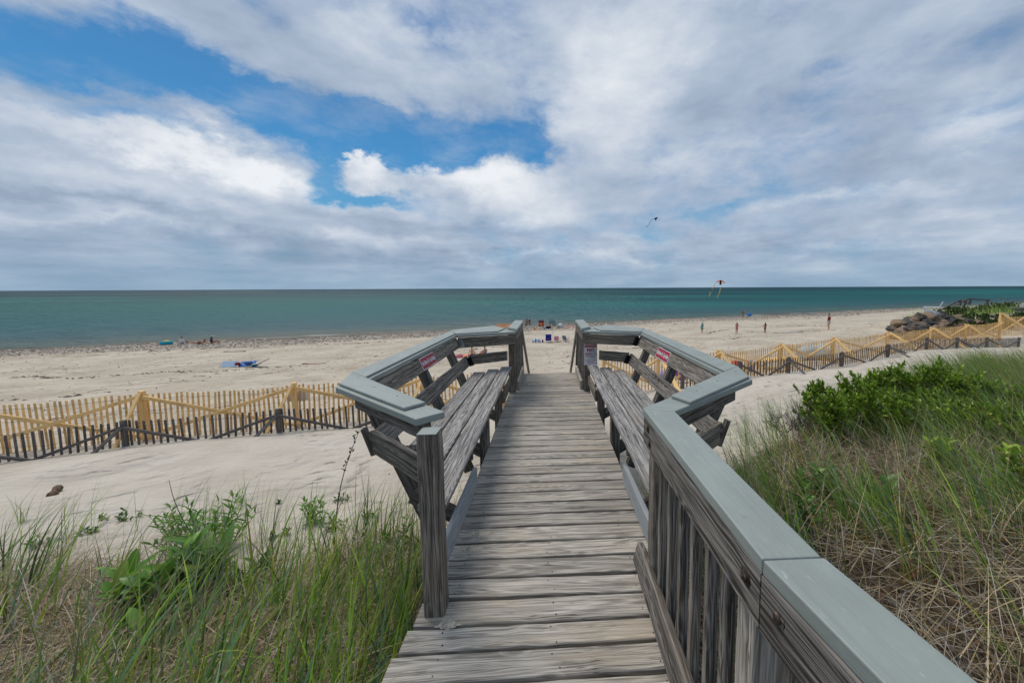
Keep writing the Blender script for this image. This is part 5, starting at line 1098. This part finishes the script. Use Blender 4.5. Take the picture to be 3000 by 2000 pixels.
# ------------------------------------------------------------------ sky and sun
w=bpy.data.worlds.new('World'); S.world=w; w.use_nodes=True; w.node_tree.nodes.clear(); T=NT(w.node_tree)
SUN_EL,SUN_AZ=math.radians(56),math.radians(-40)     # azimuth measured from +y toward +x
STR=.1
D=T.n.new('ShaderNodeTexCoord').outputs['Generated']
sp=T.node('ShaderNodeSeparateXYZ',{'Vector':D}); dx,dy,dz=sp.outputs
az=T.m('ARCTAN2',dx,dy); el=T.m('ARCSINE',dz)
sky=T.node('ShaderNodeTexSky',sky_type='NISHITA'); sky.sun_disc=False; sky.sun_elevation=SUN_EL; sky.sun_rotation=SUN_AZ; sky.air_density=1.; sky.dust_density=.3; sky.ozone_density=2.
def ae(px_,py_):
    d=nrm(RW@np.array([px_-cx_,py_-cy_,f_])); return math.atan2(d[0],d[1]),math.asin(d[2])
# cloud-plane coordinates
k=T.m('DIVIDE',1.,T.m('ADD',T.m('MAXIMUM',dz,0.),.10))
cp=T.node('ShaderNodeCombineXYZ',{'X':T.m('MULTIPLY',dx,k),'Y':T.m('MULTIPLY',dy,k),'Z':0.}).outputs[0]
wr=T.noise(cp,.9,3,.5,out='Color'); cpw=T.vm('ADD',cp,T.sc(T.vm('SUBTRACT',wr,(.5,.5,.5)),.55,.55,0))
d3=T.sc(D,1,1,2.1); d3=T.vm('ADD',d3,T.sc(T.vm('SUBTRACT',T.noise(d3,5.,3,.5,out='Color'),(.5,.5,.5)),.07,.07,.07))
nA=T.mix(.15,T.noise(d3,2.9,8,.60),T.noise(cpw,1.15,4,.56)); nB=T.noise(d3,7.,7,.60); nC=T.noise(T.vm('ADD',D,(3.3,9.1,0)),1.5,3,.5)
wq=T.node('ShaderNodeSeparateColor',{'Color':T.noise(T.sc(D,1,1,1.6),4.2,7,.62,out='Color')})
azw=T.m('ADD',az,T.m('MULTIPLY',T.m('SUBTRACT',wq.outputs[0],.5),.34)); elw=T.m('ADD',el,T.m('MULTIPLY',T.m('SUBTRACT',wq.outputs[1],.5),.22))
def blob(px_,py_,sx,sy,rot=0.):
    """soft ellipse fixed at a compass direction; sizes in photo pixels at that spot"""
    a0,e0=ae(px_,py_); a1,_=ae(px_+sx,py_); _,e1=ae(px_,py_-sy); sa=abs(a1-a0); se=abs(e1-e0)
    u=T.m('SUBTRACT',azw,a0); v=T.m('SUBTRACT',elw,e0); c_,s_=math.cos(rot),math.sin(rot)
    uu=T.m('DIVIDE',T.m('ADD',T.m('MULTIPLY',u,c_),T.m('MULTIPLY',v,s_)),sa); vv=T.m('DIVIDE',T.m('SUBTRACT',T.m('MULTIPLY',v,c_),T.m('MULTIPLY',u,s_)),se)
    return T.m('EXPONENT',T.m('MULTIPLY',T.m('ADD',T.m('MULTIPLY',uu,uu),T.m('MULTIPLY',vv,vv)),-1.))
def total(lst):
    s=None
    for *b,a in lst:
        t=T.m('MULTIPLY',blob(*b),a); s=t if s is None else T.m('ADD',s,t)
    return s
holes=total([(800,320,420,85,-.06,1.05),(1090,385,320,85,-.05,.95),(1250,400,150,60,0,.3),(560,250,240,70,-.12,.40),(250,230,330,50,-.12,.16),(60,90,170,80,0,.10),(1500,400,120,95,0,.62),(1580,470,75,65,0,.5),(1010,548,190,30,-.05,.85),(1200,450,70,70,0,.5),(870,470,60,60,0,.4),(1250,40,90,45,0,.28),(1330,330,120,70,0,.25),(2110,590,270,38,.06,.28),(2400,212,100,32,0,.20),(1930,660,160,26,0,.22),(2960,130,140,70,0,.12),(1640,150,60,160,0,.16),(200,330,260,30,-.05,.30)])
puffs=total([(1030,462,95,52,0,1.35),(560,470,420,60,-.10,.30),(1420,515,200,65,0,.6),(1760,300,170,220,-.6,.42),(250,560,500,90,0,.35),(1900,120,240,160,0,.3),(760,130,420,90,0,.18)])
cov=T.m('ADD',T.m('SUBTRACT',T.m('ADD',T.m('MULTIPLY',T.m('SUBTRACT',nA,.5),1.3),T.m('MULTIPLY',T.m('SUBTRACT',nB,.5),.80)),holes),T.m('ADD',puffs,.13))
alpha=T.ss(cov,-.50,.22); wsp=T.ss(T.noise(T.sc(d3,1,1,1.1),5.5,7,.62),.42,.74); alpha=T.m('MAXIMUM',alpha,T.m('MULTIPLY',wsp,.42))
lowband=T.ss(el,.0,.16)
# brightness of the clouds: lit tops against flat grey bases
lay=T.node('ShaderNodeCombineXYZ',{'X':T.m('MULTIPLY',dx,2.6),'Y':T.m('MULTIPLY',dy,2.6),'Z':T.m('MULTIPLY',el,14.)}).outputs[0]
nL=T.noise(lay,1.6,6,.6); nL2=T.noise(T.vm('ADD',lay,(5,5,0)),3.4,5,.6)
bright=total([(1030,440,90,40,0,.12),(1340,480,130,40,0,.08),(560,455,260,34,-.1,.22),(1880,240,110,180,-.6,.16),(620,470,420,50,-.10,.40),(450,530,330,55,-.04,.30),(1030,455,130,60,0,.42),(1330,505,170,45,0,.38),(1470,560,180,60,0,.34),(1750,260,130,230,-.6,.34),(1900,80,260,150,0,.22),(1180,130,330,110,0,.16),(2880,350,260,60,.1,.26),(2450,590,220,30,.05,.30),(1830,680,160,25,0,.22),(2700,590,160,35,0,.20),(1500,740,300,14,0,.20),(1900,745,180,14,0,.18),(2450,720,260,16,0,.18),(320,650,300,18,0,.14),(1010,690,320,20,-.03,.18),(1700,620,260,50,0,.14)])
dark=total([(330,600,520,24,-.08,.20),(2150,180,420,100,.1,.08),(2500,560,300,40,.1,.10),(700,720,700,30,-.02,.16),(1500,690,300,20,0,.10),(2480,480,300,40,.15,.10),(250,430,300,40,-.05,.12),(2700,250,300,60,0,.06),(1200,640,400,18,-.05,.12),(2250,640,300,18,0,.08)])
nD=T.noise(T.vm('ADD',d3,(1.7,4.1,.35)),4.2,6,.55); b=T.m('ADD',T.m('ADD',T.m('MULTIPLY',T.m('SUBTRACT',nB,.5),.35),T.m('MULTIPLY',T.m('SUBTRACT',nD,.5),.95)),T.m('MULTIPLY',T.m('SUBTRACT',nL,.5),T.ss(el,.26,.04,.0,.9)))
b=T.m('ADD',b,T.m('MULTIPLY',T.m('SUBTRACT',nL2,.5),T.ss(el,.2,.02,.0,.5)))
b=T.m('ADD',b,T.m('SUBTRACT',bright,dark)); b=T.m('ADD',b,T.m('MULTIPLY',T.m('SUBTRACT',nC,.5),.3)); b=T.m('ADD',b,.42)
cl=T.ramp(b,[(0.,(.19,.265,.36)),(.25,(.27,.345,.455)),(.5,(.385,.455,.565)),(.75,(.55,.60,.67)),(1.,(.74,.765,.80))])
INV=1./STR
nish=T.mix(1.,sky.outputs[0],(STR*.34,STR*.62,STR*.74),'MULTIPLY')
tgt=T.ramp(T.ss(el,.05,.6),[(0,(.12,.34,.54)),(.45,(.050,.235,.50)),(1.,(.045,.165,.40))])
blue=T.mix(.72,nish,tgt)
col=T.mix(alpha,blue,cl)
hz=T.m('SUBTRACT',1.,T.ss(el,-.005,.12)); hz=T.m('MULTIPLY',hz,.80)
hzc=T.mix(T.ss(T.m('ADD',T.m('MULTIPLY',T.m('SUBTRACT',nL,.5),1.),.5),.3,.7),(.20,.315,.44),(.27,.385,.50))
col=T.mix(hz,col,hzc)
# below the horizon: grey sand bounce
col=T.mix(T.ss(dz,-.08,-.01,1.,0.),col,(.22,.24,.24))
out=T.vm('SCALE',col); 
sc_=out.node; sc_.inputs['Scale'].default_value=INV
bg=T.node('ShaderNodeBackground',{'Color':out,'Strength':STR}); wo=T.n.new('ShaderNodeOutputWorld'); T.l.new(bg.outputs[0],wo.inputs[0])
sun=bpy.data.lights.new('sun','SUN'); sun.energy=2.1; sun.angle=math.radians(26); sun.color=(1.,.925,.82); so=bpy.data.objects.new('sun',sun); C.objects.link(so)
sd=Vector((math.sin(SUN_AZ)*math.cos(SUN_EL),math.cos(SUN_AZ)*math.cos(SUN_EL),math.sin(SUN_EL))); so.rotation_euler=sd.to_track_quat('Z','Y').to_euler(); so.location=(0,0,30)
sky.sun_rotation=SUN_AZ
S.view_settings.view_transform='Standard'; S.view_settings.look='None'; S.view_settings.exposure=.20; S.view_settings.gamma=1.
S.view_settings.use_curve_mapping=False
S.cycles.max_bounces=5; S.cycles.diffuse_bounces=3; S.cycles.glossy_bounces=2; S.cycles.transmission_bounces=3; S.cycles.transparent_max_bounces=6
